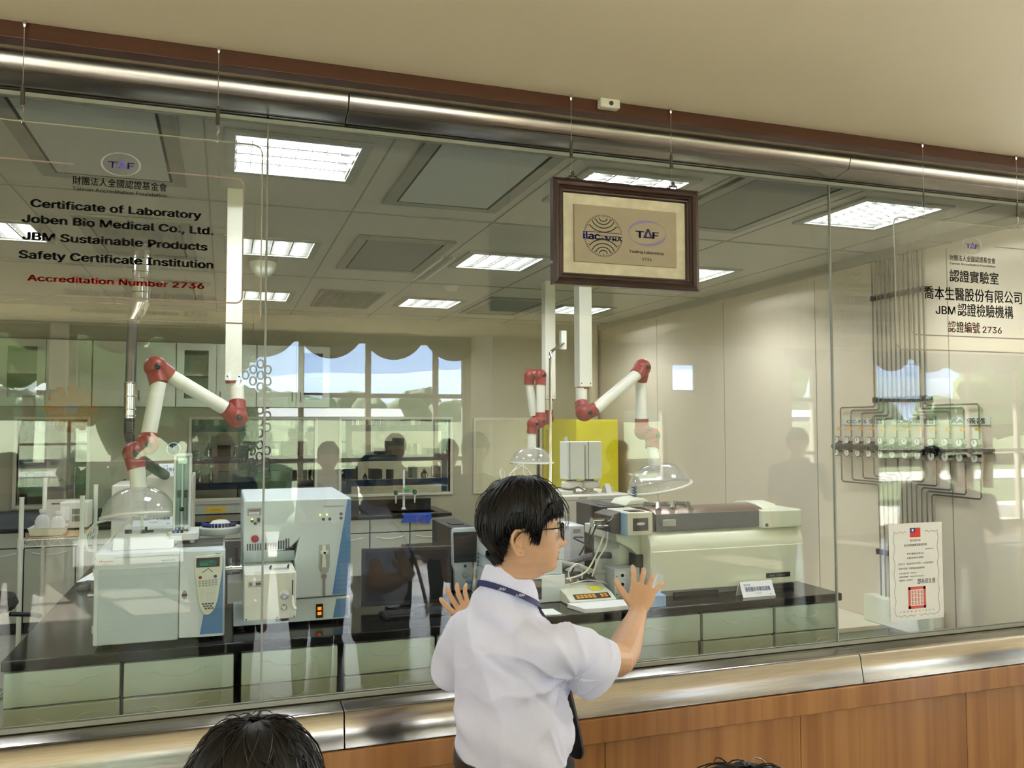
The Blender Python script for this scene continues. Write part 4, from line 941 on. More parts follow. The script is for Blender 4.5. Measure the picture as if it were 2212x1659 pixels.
for i in range(19): z = 1.06 + i * .021; b.box(.463 + .065 * (z - 1.042) / .42, 3.8232, z, .542, 3.8245, z + .0012)
b.build('stripe_grooves', mat('groove_blue', '#46699a', .5), k)
MB().box(.098, 3.826, 1.405, .155, 3.831, 1.437).build('maker_plate', m_grey, t); MB().text('Thermo', .013, (.103, 3.8255, 1.424), width=.047, bold=.02).build('maker_lettering', m_redink, t)
MB().box(.104, 3.8252, 1.409, .147, 3.8262, 1.419).build('name_strip', m_paper, t); MB().text('ELECTRON', .0065, (.1255, 3.825, 1.4115), align='CENTER').build('strip_lettering', m_ink, t)
MB().text('TSQ QUANTUM XLS', .0125, (.425, 3.8262, 1.43), width=.083, shear=.2, bold=.008).build('model_lettering', m_dkgrey, t)
b = MB()
for x, z in ((.145, 1.388), (.118, 1.381), (.145, 1.381), (.131, 1.370), (.5, 1.398), (.422, 1.377), (.45, 1.377), (.5, 1.379)): b.lathe([(.007, 0), (.007, .002)], (x, 3.83, z), (0, -1, 0), 12)
for i in range(len(b.v)): pass
b.build('status_icons', m_dkmetal, t)
b = MB()
for x, z in ((.118, 1.389), (.408, 1.397), (.437, 1.397)): b.box(x - .003, 3.826, z - .003, x + .003, 3.831, z + .003)
b.build('indicator_lamp', m_ledy, t)
k = MB().cyl((.13, 3.82, 1.305), (.13, 3.831, 1.305), .021, n=28).build('button_collar', m_instw, t); MB().lathe([(.016, 0), (.016, .008), (.012, .011)], (.13, 3.822, 1.305), (0, -1, 0), 24).build('red_button', m_red, k)
k = MB().xz([(.405, 1.265), (.45, 1.265), (.452, 1.17), (.444, 1.14), (.415, 1.14), (.403, 1.17)], 3.826, 3.832).build('inlet_recess', m_grey, t)
b = MB(); b.box(.418, 3.82, 1.20, .432, 3.828, 1.262); b.box(.41, 3.812, 1.225, .444, 3.828, 1.238); b.box(.418, 3.82, 1.165, .434, 3.828, 1.20); b.build('inlet_valve', m_white, k); MB().cyl((.427, 3.806, 1.231), (.427, 3.815, 1.231), .005, n=12).build('valve_knob', m_black, k)
b = MB(); b.cyl((.427, 3.822, 1.125), (.427, 3.831, 1.125), .012, n=20); b.box(.4215, 3.824, 1.036, .4325, 3.831, 1.12); b.build('cable_slot', mat('tan_slot', '#8f857a', .5), t)
# source box with knob and lever
s = MB().box(.084, 3.62, .997, .291, 3.94, 1.188).build('source_box', m_white, t, bev=.005)
MB().box(.10, 3.617, 1.135, .15, 3.621, 1.158).build('source_plate', m_grey, s); b = MB(); b.box(.106, 3.616, 1.142, .113, 3.618, 1.152); b.box(.122, 3.616, 1.143, .148, 3.618, 1.151); b.build('plate_symbol', m_dkgrey, s)
MB().lathe([(.02, 0), (.02, .004), (.014, .006), (.014, .016), (.009, .02), (.009, .028)], (.243, 3.62, 1.095), (0, -1, 0), 24).build('source_knob', m_silver, s)
MB().lathe([(.012, 0), (.012, .003), (.008, .006), (.008, .01)], (.242, 3.62, 1.045), (0, -1, 0), 18).build('source_port', m_chrome, s)
MB().box(.2735, 3.617, 1.09, .2775, 3.621, 1.155).build('lever_slot', m_black, s)
MB().tube([(.2755, 3.612, 1.09), (.278, 3.606, 1.05), (.284, 3.602, 1.04)], [.004, .007, .009], 10, True).build('lever', m_white, s)
b = MB()
for x, z in ((.093, 1.005), (.215, 1.005), (.283, 1.005)): b.cyl((x, 3.617, z), (x, 3.622, z), .003, n=8)
b.build('screw', m_dkgrey, s)
MB().box(.21, 3.63, .985, .262, 3.7, .998).build('source_foot', m_black, s)
for x in (.19, .262): MB().tube([(x, 3.70, 1.188), (x, 3.70, 1.20), (x + .002, 3.69, 1.205)], .004, 8).build('hinge_pin', m_black, s)
MB().box(.2, 3.68, 1.187, .265, 3.72, 1.191).build('lid_strip', m_silver, s)
MB().box(.02, 3.9, 1.015, .086, 4.1, 1.11).build('transfer_block', m_offw, t, bev=.004)
b = MB(); b.cyl((.012, 3.98, 1.155), (.09, 3.98, 1.155), .016, n=16); b.cyl((.03, 3.98, 1.155), (.04, 3.98, 1.155), .021, n=16); b.cyl((.035, 4.0, 1.155), (.035, 4.0, 1.20), .012, n=12); b.build('transfer_line', m_chrome, t)
b = MB(); b.box(.05, 3.98, 1.18, .065, 4.0, 1.25); b.cyl((.05, 3.99, 1.19), (.075, 3.99, 1.19), .01, n=10); b.build('transfer_clamp', m_black, t)
# ---- monitor, keyboard, tower, binders
t = thing('monitor', 'black widescreen monitor with dark screen on the worktop', 'monitor', (.84, 4.05, ZB))
c0, c1 = math.cos(.06), math.sin(.06)
M0 = Matrix.Translation((.841, 4.02, 0)) @ Matrix.Rotation(-.10, 4, 'Z')
b = MB(); b.M = M0; b.box(-.216, 0, .932, .216, .03, 1.205); b.build('casing', m_black, t, bev=.004)
b = MB(); b.M = M0; b.box(-.198, -.0015, .953, .198, .001, 1.19); b.build('screen', mat('dark_screen', '#0f1011', .4, spec=.25), t)
b = MB(); b.M = M0; b.box(-.03, .03, .91, .03, .06, 1.08); b.lathe([(.0, .91), (.1, .91), (.1, .92), (.001, .925)], (0, .06, 0), n=28); b.build('stand', m_black, t)
t = thing('keyboard', 'black keyboard lying in front of the monitor', 'keyboard', (.83, 3.91, ZB))
M1 = Matrix.Translation((.85, 3.88, .911)) @ Matrix.Rotation(.05, 4, 'Z')
b = MB(); b.M = M1; b.box(-.155, -.055, 0, .155, .07, .016); b.build('tray', m_black, t, bev=.004)
for r in range(5):
    b = MB(); b.M = M1
    for c in range(18): b.box(-.148 + c * .0165, -.044 + r * .02, .016, -.134 + c * .0165, -.028 + r * .02, .021)
    b.build('key_row', m_dkgrey, t)
t = thing('computer_tower', 'black computer tower with silver front panel behind the monitor', 'computer', (1.22, 4.55, ZB))
MB().box(1.152, 4.36, .915, 1.292, 4.80, 1.245).build('case', m_black, t, bev=.004)
b = MB(); b.xz(rrect(1.148, .92, 1.294, 1.247, .018), 4.335, 4.362); 
b = MB().xz([(1.165, .918), (1.277, .918), (1.281, 1.02), (1.292, 1.06), (1.294, 1.235), (1.284, 1.247), (1.158, 1.247), (1.148, 1.235), (1.15, 1.06), (1.161, 1.02)], 4.335, 4.362)
k = b.build('front_bezel', m_silver, t, bev=.004)
MB().xz([(1.16, 1.065), (1.282, 1.065), (1.286, 1.225), (1.156, 1.225)], 4.331, 4.337).build('drive_panel', m_black, k, bev=.002)
b = MB()
for i in range(3): b.box(1.17, 4.3305, 1.08 + i * .034, 1.274, 4.3315, 1.082 + i * .034)
b.build('drive_slots', m_dkgrey, k)
MB().lathe([(.016, 0), (.016, .003), (.012, .006)], (1.221, 4.335, 1.0), (0, -1, 0), 24).build('power_button', m_grey, k); MB().lathe([(.008, 0), (.008, .002)], (1.221, 4.335, 1.045), (0, -1, 0), 16).build('badge', m_dkgrey, k)
b = MB(); b.box(1.225, 4.332, .948, 1.24, 4.335, .966); b.box(1.245, 4.332, .948, 1.26, 4.335, .966); b.build('sticker', mat('cyan_sticker', '#49a0c8', .5), k)
b = MB(); b.box(1.19, 4.5, 1.245, 1.26, 4.6, 1.25); b.build('top_tray', m_dkgrey, t)
MB().tube([(1.265, 4.33, 1.08), (1.262, 4.32, 1.0), (1.25, 4.31, .94), (1.235, 4.3, .914)], .003, 6).build('front_cable', m_black, t)
for i, (x, l) in enumerate(((1.315, 'red ring binder touching the computer tower'), (1.352, 'red ring binder nearest the back of the man'))):
    t = thing('ring_binder', l, 'binder', (x, 4.5, ZB), 'red ring binders beside the computer tower')
    MB().box(x - .017, 4.42, .911, x + .017, 4.66, 1.165).build('cover', mat('binder_red', '#c8301f', .5), t, bev=.003); MB().box(x - .01, 4.418, .99, x + .01, 4.4205, 1.11).build('spine_label', m_paper, t)
    b = MB()
    for j in range(5): b.box(x - .006, 4.4172, 1.0 + j * .022, x + .006, 4.4182, 1.012 + j * .022)
    b.build('spine_lettering', m_dkgrey, t)
# ---- liquid chromatograph stack beside the man's face
t = thing('chromatograph_stack', 'stack of pale modules just beyond the face of the man', 'instrument', (1.45, 4.1, ZB))
z = ZB
for i, h in enumerate((.135, .07, .10, .09, .05)):
    MB().box(1.28 + (.0 if i % 2 == 0 else .01), 3.93 + .005 * i, z + .002, 1.628 - (0 if i % 2 == 0 else .012), 4.32, z + h).build('module', m_inst, t, bev=.004); z += h
MB().box(1.44, 3.925, .93, 1.50, 3.93, 1.03).build('module_window', m_black, t)
t = thing('bent_rod', 'thin steel rod rising behind the face of the man and bending over at the top', 'rod', (1.585, 4.02, 1.36))
MB().tube([(1.585, 4.02, 1.356), (1.588, 4.02, 2.14), (1.592, 4.03, 2.165), (1.61, 4.05, 2.18), (1.72, 4.15, 2.235)], .0075, 10).build('rod', m_chrome, t); MB().box(1.70, 4.14, 2.2, 1.73, 4.17, 2.30).build('end_clip', m_white, t)
t = thing('solvent_tray', 'blue solvent tray with looping white tubes just above the hair of the man', 'tray', (1.45, 4.1, 1.357))
b = MB(); b.box(1.32, 4.04, 1.357, 1.59, 4.28, 1.37); b.box(1.32, 4.04, 1.37, 1.59, 4.05, 1.455); b.box(1.32, 4.27, 1.37, 1.59, 4.28, 1.455); b.box(1.32, 4.05, 1.37, 1.33, 4.27, 1.455); b.box(1.58, 4.05, 1.37, 1.59, 4.27, 1.455); b.build('tray_body', mat('solvent_blue', '#2b3bb4', .4), t, bev=.003)
for x in (1.365, 1.455, 1.54):
    MB().lathe([(.03, 1.371), (.034, 1.376), (.034, 1.45), (.014, 1.475), (.014, 1.485)], (x, 4.12, 0), n=16).build('bottle', mat('brown_glass', '#3a2414', .15), t); MB().cyl((x, 4.12, 1.485), (x, 4.12, 1.503), .017, n=14).build('bottle_cap', m_black, t)
for P in ([(1.365, 4.12, 1.49), (1.345, 4.12, 1.55), (1.352, 4.12, 1.575), (1.37, 4.12, 1.55), (1.368, 4.12, 1.50)], [(1.39, 4.12, 1.45), (1.40, 4.12, 1.54), (1.45, 4.12, 1.59), (1.51, 4.12, 1.55), (1.54, 4.12, 1.49)],
          [(1.41, 4.12, 1.45), (1.425, 4.12, 1.56), (1.47, 4.12, 1.585), (1.50, 4.12, 1.56), (1.53, 4.12, 1.49)], [(1.47, 4.12, 1.60), (1.475, 4.12, 1.55), (1.50, 4.12, 1.49)]):
    MB().tube(P, .0035, 6).build('tubing', m_white, t)
# ---- long cream triple quadrupole
t = thing('long_mass_spectrometer', 'long cream instrument with dark upper housing on the right of the bench', 'instrument', (2.5, 4.05, ZB))
MB().box(2.06, 3.86, .912, 2.94, 4.3, .955).build('plinth', m_grey, t); b = MB(); b.box(2.2, 3.84, .911, 2.46, 3.9, .93); b.box(2.75, 3.84, .911, 2.93, 3.9, .935); b.build('foot', m_black, t)
pr = [(3.79, .955), (3.79, 1.165), (3.795, 1.19), (3.81, 1.225), (3.84, 1.245), (3.87, 1.25), (4.33, 1.25), (4.33, .955)]
MB().yz(pr, 2.035, 2.958).build('main_body', m_cream, t, bev=.006)
b = MB().yz([(3.786, .955), (3.786, 1.155), (3.80, 1.157), (3.80, .955)], 2.042, 2.952); b.build('front_cover', m_cream, t, bev=.003)
MB().box(2.715, 3.783, .985, 2.865, 3.787, 1.01).build('name_strip', m_black, t); b = MB(); b.text('API 4000', .012, (2.735, 3.7825, .993), sx=.8); b.text('LC/MS/MS SYSTEM', .008, (2.78, 3.7825, .994), bold=.02); b.build('strip_lettering', m_paper, t)
b = MB().xz([(1.90, 1.25), (2.04, 1.25), (2.04, 1.10), (1.98, 1.16), (1.90, 1.20)], 3.9, 4.3); b.box(1.955, 3.98, .92, 2.04, 4.3, 1.2); b.build('left_flank', m_cream, t, bev=.003)
b = MB(); b.box(2.0, 3.87, 1.03, 2.037, 3.96, 1.13); b.build('socket_recess', m_black, t)
MB().box(2.085, 3.82, 1.252, 2.71, 4.16, 1.338).build('dark_housing', mat('slate_housing', '#54585c', .4, var=.08, scale=30), t, bev=.003)
MB().yz([(3.83, 1.337), (3.87, 1.352), (3.97, 1.362), (4.08, 1.352), (4.14, 1.337)], 2.085, 2.74).build('copper_cover', mat('brown_anodised', '#7d6350', .3, .7, var=.15, scale=12, stretch=(1, 9, 9)), t)
MB().box(2.12, 3.812, 1.275, 2.195, 3.823, 1.31).build('grip_plate', m_grey, t, bev=.003)
MB().box(2.70, 3.79, 1.243, 2.955, 4.18, 1.340).build('end_block', m_cream, t, bev=.01); MB().yz([(3.86, 1.335), (3.9, 1.362), (4.0, 1.372), (4.1, 1.362), (4.15, 1.335)], 2.74, 2.86).build('end_cap', m_cream, t, bev=.006)
b = MB(); b.lathe([(.009, 0), (.009, .003), (.004, .004)], (2.727, 3.79, 1.262), (0, -1, 0), 14); b.build('end_lock', m_dkmetal, t)
b = MB(); b.box(2.055, 3.84, 1.25, 2.085, 4.1, 1.345); 
for i in range(4): b.cyl((2.068, 3.83, 1.262 + i * .022), (2.068, 3.845, 1.262 + i * .022), .008, n=10)
b.build('coupling_flange', m_dkmetal, t)
for x, w in ((2.12, .05), (2.2, .06), (2.31, .035)): MB().tube([(x, 3.86, 1.352), (x + w, 3.95, 1.372), (x + w, 4.1, 1.36)], .016, 8).build('copper_clamp', m_chrome, t)
h = MB().box(1.915, 3.80, 1.238, 2.055, 4.05, 1.355).build('ion_source', mat('source_cream', '#dcdcc6', .42), t, bev=.006)
MB().box(1.942, 3.796, 1.262, 2.028, 3.802, 1.326).build('source_window', mat('source_window', '#10181c', .08, spec=.7), h, bev=.002); MB().ball((1.985, 3.7955, 1.296), (.024, .002, .008)).build('window_probe', m_silver, h)
MB().box(1.905, 3.805, 1.238, 1.918, 4.04, 1.35).build('blue_gasket', mat('pale_blue_edge', '#8fb4cc', .4), h)
MB().xz([(1.84, 1.335), (1.905, 1.355), (1.905, 1.24), (1.85, 1.25)], 3.86, 4.05).build('source_cone', m_dkmetal, h, bev=.006)
MB().box(1.94, 3.82, 1.354, 2.02, 3.9, 1.358).build('top_slot', m_black, h)
b = MB()
for i, (y, z, r) in enumerate(((3.9, 1.312, .011), (3.94, 1.30, .012), (3.88, 1.288, .008), (3.93, 1.276, .007))): b.cyl((1.765 + .01 * i, y, z), (1.85, y, z - .002), r, n=12)
b.cyl((1.765, 3.91, 1.302), (1.77, 3.91, 1.302), .024, n=18); b.tube([(1.83, 3.87, 1.30), (1.85, 3.86, 1.315), (1.865, 3.86, 1.335)], .005, 6); b.tube([(1.81, 3.87, 1.29), (1.835, 3.86, 1.31)], .005, 6); b.build('inlet_rods', m_chrome, h)
b = MB().xz([(2.1, 1.345), (2.13, 1.375), (2.22, 1.385), (2.27, 1.352)], 4.2, 4.4); k = b.build('rear_pump_cover', m_cream, t, bev=.008)
b = MB()
P = [(2.21 + .012 * math.cos(i * .9), 4.3 + .012 * math.sin(i * .9), 1.385 + i * .0022) for i in range(28)]; b.tube(P, .004, 5); b.build('coiled_tube', mat('teal_tube', '#35566b', .4), t)
card('name_card', 2.515, 2.71, 3.70, .911, .075, '液相層析串聯質譜儀', 'white card with blue lettering in front of the long cream instrument', 'LC/MS/MS', .035)
# ---- power box, keypad box, hoses, papers
t = thing('supply_box', 'silver control box with three knobs in front of the cream instrument', 'control box', (1.95, 3.95, ZB))
MB().box(1.868, 3.86, .915, 2.01, 3.975, 1.068).build('case', m_silver, t, bev=.003); b = MB(); b.box(1.88, 3.87, .91, 2.0, 3.96, .916); b.build('foot', m_black, t)
for i in range(3):
    z = 1.035 - i * .045; k = MB().xz(rrect(1.893, z - .018, 1.928, z + .02, .004), 3.857, 3.861).build('dial_plate', m_instw, t); MB().lathe([(.0085, 0), (.0085, .004)], (1.910, 3.857, z), (0, -1, 0), 16).build('dial_knob', m_black, k)
    MB().cyl((1.880, 3.857, z - .004), (1.880, 3.861, z - .004), .003, n=8).build('indicator', m_black, t)
MB().lathe([(.02, 0), (.02, .004), (.016, .008)], (1.972, 3.86, 1.043), (0, -1, 0), 20).build('big_knob', m_grey, t); MB().box(1.965, 3.857, .98, 1.985, 3.861, 1.01).build('rocker', m_black, t)
t = thing('keypad_box', 'cream sloped keypad box with orange keys and yellow note', 'keypad', (1.72, 3.9, ZB))
b = MB().yz([(3.80, .914), (3.80, .934), (3.86, .958), (4.0, .985), (4.02, .914)], 1.60, 1.85); b.build('case', m_cream, t, bev=.004)
sl = Vector((0, .06, .024)).normalized(); o = Vector((1.635, 3.812, .9405))
b = MB(); e = sl * .044; b.prism([o, o + Vector((.19, 0, 0)), o + Vector((.19, 0, 0)) + e, o + e], Vector((0, -.0004, .001))); k = b.build('key_panel', m_black, t)
b = MB()
for c in range(8):
    if c == 5: continue
    for r in range(2):
        q = o + Vector((.012 + c * .0215, 0, .0016)) + sl * (.006 + .016 * r); b.prism([q, q + Vector((.017, 0, 0)), q + Vector((.017, 0, 0)) + sl * .012, q + sl * .012], Vector((0, -.0004, .001)))
b.build('orange_keys', mat('amber_key', '#e6a23c', .5), k)
q = Vector((1.755, 3.885, .9645)); s2 = Vector((0, .14, .027)).normalized(); b = MB().prism([q, q + Vector((.055, 0, .0)), q + Vector((.055, 0, 0)) + s2 * .055, q + s2 * .055], Vector((0, 0, .001))); b.build('yellow_note', mat('yellow_note', '#e6dd1c', .7), t)
def hose(P, r, m, label, name='hose', cat='hose', rib=0):
    t = MB().tube(smoothpath(P, 6), r, 8).build(name, m); return tag(t, label, cat, 'hoses and cables of the open instrument')
def smoothpath(P, k):
    P = [Vector(p) for p in P]; out = []
    for i in range(len(P) - 1):
        a, b_, c, d = P[max(i - 1, 0)], P[i], P[i + 1], P[min(i + 2, len(P) - 1)]
        for j in range(k):
            u = j / k; out.append(.5 * ((2 * b_) + (c - a) * u + (2 * a - 5 * b_ + 4 * c - d) * u * u + (3 * b_ - a - 3 * c + d) * u ** 3))
    return out + [P[-1]]
mh = mat('corrugated_grey', '#6d6f74', .4, var=.45, scale=1, stretch=(160, 0, 0))
hose([(1.66, 4.06, 1.055), (1.76, 4.07, 1.09), (1.88, 4.08, 1.105), (2.0, 4.09, 1.09), (2.03, 4.1, 1.05)], .018, mh, 'thick ribbed grey hose arching above the silver control box')
hose([(1.63, 3.98, 1.095), (1.72, 3.97, 1.075), (1.80, 3.96, 1.045), (1.87, 3.97, 1.035)], .011, m_grey, 'smooth pale hose sloping down to the silver control box')
rr = random.Random(11)
for i, (m, l) in enumerate(((m_black, 'black cable hanging from the steel inlet rods'), (m_white, 'white tube hanging below the ion source'), (m_white, 'white tube curling beside the ribbed hose'), (m_black, 'black cable running to the dark tower'),
                            (m_white, 'thin white tube crossing over the pale hose'), (m_black, 'black lead lying behind the keypad box'), (m_silver, 'silver capillary arching above the keypad box'), (m_black, 'black lead curving up behind the control box'))):
    P = [[(1.79, 3.9, 1.29), (1.78, 3.95, 1.2), (1.82, 4.0, 1.1), (1.80, 3.98, 1.0)], [(1.86, 3.92, 1.25), (1.85, 3.92, 1.18), (1.81, 3.94, 1.1), (1.79, 3.96, 1.02)], [(1.68, 3.98, 1.0), (1.66, 3.96, 1.05), (1.70, 3.95, 1.09), (1.74, 3.98, 1.06), (1.76, 4.02, 1.0)],
         [(1.80, 4.1, 1.2), (1.86, 4.36, 1.16), (1.98, 4.42, 1.1), (2.07, 4.46, 1.0)], [(1.64, 3.94, 1.02), (1.72, 3.93, 1.04), (1.78, 3.94, 1.09), (1.86, 3.95, 1.24)], [(1.62, 4.06, .92), (1.7, 4.08, .99), (1.8, 4.1, .96), (1.9, 4.1, .93)],
         [(1.66, 3.95, .99), (1.74, 3.92, 1.01), (1.82, 3.91, 1.0), (1.86, 3.93, .98)], [(1.72, 4.12, .95), (1.78, 4.15, 1.06), (1.84, 4.15, 1.16), (1.83, 4.06, 1.26)]][i]
    hose(P, .0045 if i != 6 else .003, m, l, 'cable', 'cable')
t = thing('valve_block', 'dark cluster of valves and fittings between hose and keypad box', 'valve block', (1.73, 4.06, ZB))
b = MB(); b.box(1.66, 4.07, .911, 1.84, 4.18, .985); b.build('block', m_black, t, bev=.006)
for i in range(7): MB().cyl((1.67 + i * .026, 4.08, .965 + .02 * (i % 3)), (1.68 + i * .026, 4.035 + .02 * (i % 2), .985 + .02 * (i % 3)), .013, n=10).build('fitting', m_chrome if i % 2 else m_dkmetal, t)
t = thing('dark_tower', 'black upright unit standing behind the steel inlet rods', 'computer', (2.15, 4.55, ZB))
MB().box(2.085, 4.48, .911, 2.24, 4.85, 1.315).build('case', m_black, t, bev=.005); b = MB()
for i in range(6): b.box(2.10 + .0, 4.476, 1.12 + i * .012, 2.106, 4.481, 1.126 + i * .012)
b.build('vent', m_grey, t); MB().box(2.13, 4.55, 1.314, 2.2, 4.65, 1.318).build('top_plate', m_dkgrey, t)
t = thing('white_unit', 'white box unit standing left of the black upright unit', 'instrument', (2.0, 4.75, ZB)); MB().box(1.96, 4.66, .911, 2.06, 4.9, 1.19).build('case', m_paper, t, bev=.008); MB().box(1.985, 4.656, 1.15, 2.03, 4.661, 1.17).build('label_plate', m_grey, t)
tag(MB().xy([(1.26, 3.80), (1.25, 3.68), (1.5, 3.66), (1.5, 3.78)], .9105, .915).build('paper_sheet', m_paper), 'white sheet on the bench just beyond the shoulder of the man', 'paper')
b = MB(); R = []
for j in range(3): R.append([(1.58 + .30 * (.5 + .5 * sx) + .03 * (sy < 0), 3.72 + .07 * sy, .911 + .009 * j + .003 * math.sin(j)) for sx, sy in ((-1, -1), (-.3, -1.06), (.3, -.95), (1, -1), (1, 1), (-1, 1))])
b.rings(R); tag(b.build('absorbent_pad', m_paper, bev=.002), 'thick white pad on the bench between keypad box and forearm', 'pad')
t = thing('tissue_box', 'small pale blue box beside the fingertips of the man', 'box', (2.02, 3.72, ZB)); MB().xy([(1.96, 3.66), (2.045, 3.655), (2.06, 3.76), (1.97, 3.77)], .911, .965).build('carton', mat('pale_blue_card', '#8fb3dc', .6), t, bev=.002); MB().xz([(2.0, .966), (2.05, .966), (2.07, 1.05), (2.04, 1.06)], 3.72, 3.735).build('tissue', m_paper, t)
# ---- farther gas chromatograph with twin towers
t = thing('twin_tower_chromatograph', 'light grey instrument with twin white towers in front of the yellow door', 'instrument', (2.4, 5.6, ZB))
MB().box(2.06, 5.3, .92, 2.70, 5.95, 1.31).build('case', m_offw, t, bev=.01); MB().box(2.06, 5.297, 1.275, 2.66, 5.302, 1.28).build('seam', m_grey, t); MB().box(2.3, 5.296, 1.285, 2.36, 5.301, 1.3).build('badge', m_grey, t); MB().box(2.1, 5.35, .91, 2.66, 5.9, .921).build('foot', m_black, t)
b = MB().box(2.12, 5.4, 1.31, 2.3, 5.6, 1.335); b.build('keypad_block', m_offw, t, bev=.005)
for x0, x1 in ((2.265, 2.40), (2.408, 2.53)):
    k = MB().box(x0, 5.42, 1.41, x1, 5.56, 1.675).build('injector_tower', m_white, t, bev=.006); MB().box(x0 + .018, 5.417, 1.41, x0 + .021, 5.421, 1.675).build('tower_seam', m_dkgrey, k)
    xc = (x0 + x1) / 2; MB().cyl((xc, 5.5, 1.395), (xc, 5.5, 1.41), .035, n=16).build('tower_neck', m_black, k); MB().lathe([(.07, 1.345), (.078, 1.355), (.078, 1.385), (.06, 1.396)], (xc, 5.5, 0), n=24).build('turret', m_offw, k)
    b = MB(); b.cyl((xc, 5.5, 1.31), (xc, 5.5, 1.345), .03, n=14); b.lathe([(.06, 1.312), (.06, 1.318)], (xc, 5.5, 0)); b.build('turret_foot', m_offw, k)
b = MB(); b.box(2.6, 5.5, 1.31, 2.66, 5.56, 1.345); b.yz([(5.4, 1.31), (5.5, 1.31), (5.44, 1.375)], 2.56, 2.6); b.build('side_bracket', m_offw, t)
MB().tube([(2.2, 5.6, 1.325), (2.24, 5.52, 1.35), (2.29, 5.44, 1.34), (2.34, 5.4, 1.36), (2.4, 5.42, 1.33)], .005, 6).build('tower_cable', m_black, t); MB().cyl((2.28, 5.48, 1.675), (2.28, 5.48, 1.71), .012, n=10).build('tower_pin', m_silver, t)
# ================================================================ EXTRACTION ARMS
def arm(label, cx, cy, zb, hw, lower, j1, t1, j2, t2, j3, t3, hood, rim, R, r=.03, knobs=()):
    t = thing('extraction_arm', label, 'extraction arm', (cx, cy, LC), 'red and white extraction arms')
    b = MB(); b.box(cx - hw, cy - hw, zb, cx + hw, cy + hw, LC); k = b.build('ceiling_column', m_armw, t, bev=.003)
    b = MB()
    for x in (-.7, .7): b.cyl((cx + x * hw, cy - hw - .001, zb + .02), (cx + x * hw, cy - hw + .002, zb + .02), .004, n=8)
    b.build('screw', m_dkgrey, k)
    MB().cyl((cx, cy, zb - .012), (cx, cy, zb), r * 1.05, n=24).build('collar', m_red, t)
    MB().tube(lower, r, 20).build('drop_tube', m_armw, t); MB().tube(t1, r, 20).build('long_tube', m_armw, t); MB().tube(t2, r, 20).build('long_tube', m_armw, t); MB().tube(t3, [r, r, r * 1.06], 20).build('hood_tube', m_armw, t)
    for i, J in enumerate((j1, j2, j3)):
        q = MB().tube(smoothpath(J, 5), r * 1.2, 20)
        for p in J[1:-1]: q.ball(p, r * 1.52, 22, 14)
        q = q.build('elbow', m_red, t, ang=60)
        for p in J[1:-1]:
            p = Vector(p); MB().lathe([(.014, 0), (.014, .008), (.009, .012), (.009, .016)], p + Vector((.012, -r * 1.48, 0)), (0, -1, 0), 12).build('pivot_knob', m_black, q)
    # clear dome hood: axis from apex to rim centre
    a, c = Vector(hood), Vector(rim); ax = (c - a); H = ax.length; ax.normalize()
    pr = []
    for i in range(15):
        u = i / 14; pr.append((r * 1.15 + (R - r * 1.15) * math.sin(u * PI / 2) ** .9, H * (1 - math.cos(u * PI / 2)) ** .85))
    x, y, d = frame(ax); n = 44; b = MB()
    ring = lambda rr_, h: [a + d * h + (x * math.cos(2 * PI * k / n) + y * math.sin(2 * PI * k / n)) * rr_ for k in range(n)]
    b.rings([ring(*p) for p in pr] + [ring(max(p[0] - .003, .002), p[1] + .001) for p in pr[::-1]], cap=False)
    h = b.build('hood', m_hood, t, ang=60)
    b = MB(); b.rings([[q + (q - c).normalized() * .007 * math.cos(2 * PI * j / 8) + d * .007 * math.sin(2 * PI * j / 8) for q in ring(R + .004, H)] for j in range(8)], cap=False, close=True); b.build('hood_rim', mat('milky_rim', '#e4e3da', .35), h)
arm('extraction arm nearest the left, its hood over the keypad instrument', .035, 4.25, 2.01, .038,
    [(.05, 4.25, 2.005), (.055, 4.24, 1.90)], [(.055, 4.235, 1.91), (.053, 4.20, 1.835), (.0, 4.175, 1.876)], [(.0, 4.172, 1.876), (-.244, 4.12, 2.025)],
    [(-.24, 4.12, 2.022), (-.30, 4.095, 2.06), (-.283, 4.07, 1.985)], [(-.283, 4.07, 1.99), (-.319, 4.04, 1.754)], [(-.319, 4.04, 1.76), (-.325, 4.03, 1.715), (-.372, 4.01, 1.675), (-.360, 4.0, 1.609)],
    [(-.360, 4.0, 1.615), (-.354, 4.0, 1.54), (-.351, 4.0, 1.512)], (-.352, 4.0, 1.525), (-.346, 3.98, 1.404), .148, .033)
arm('middle extraction arm whose right tube hangs over the long cream instrument', 1.985, 4.5, 2.015, .04,
    [(1.973, 4.5, 2.01), (1.973, 4.5, 1.915)], [(1.973, 4.5, 1.925), (1.975, 4.465, 1.865), (2.04, 4.44, 1.888)], [(2.035, 4.44, 1.886), (2.318, 4.44, 2.103)],
    [(2.30, 4.44, 2.09), (2.352, 4.46, 2.135), (2.36, 4.5, 2.06)], [(2.361, 4.5, 2.07), (2.365, 4.5, 1.825)], [(2.365, 4.5, 1.83), (2.372, 4.5, 1.755), (2.415, 4.47, 1.73), (2.407, 4.45, 1.655)],
    [(2.406, 4.45, 1.665), (2.418, 4.45, 1.58), (2.425, 4.45, 1.55)], (2.427, 4.45, 1.56), (2.455, 4.45, 1.424), .185, .034)
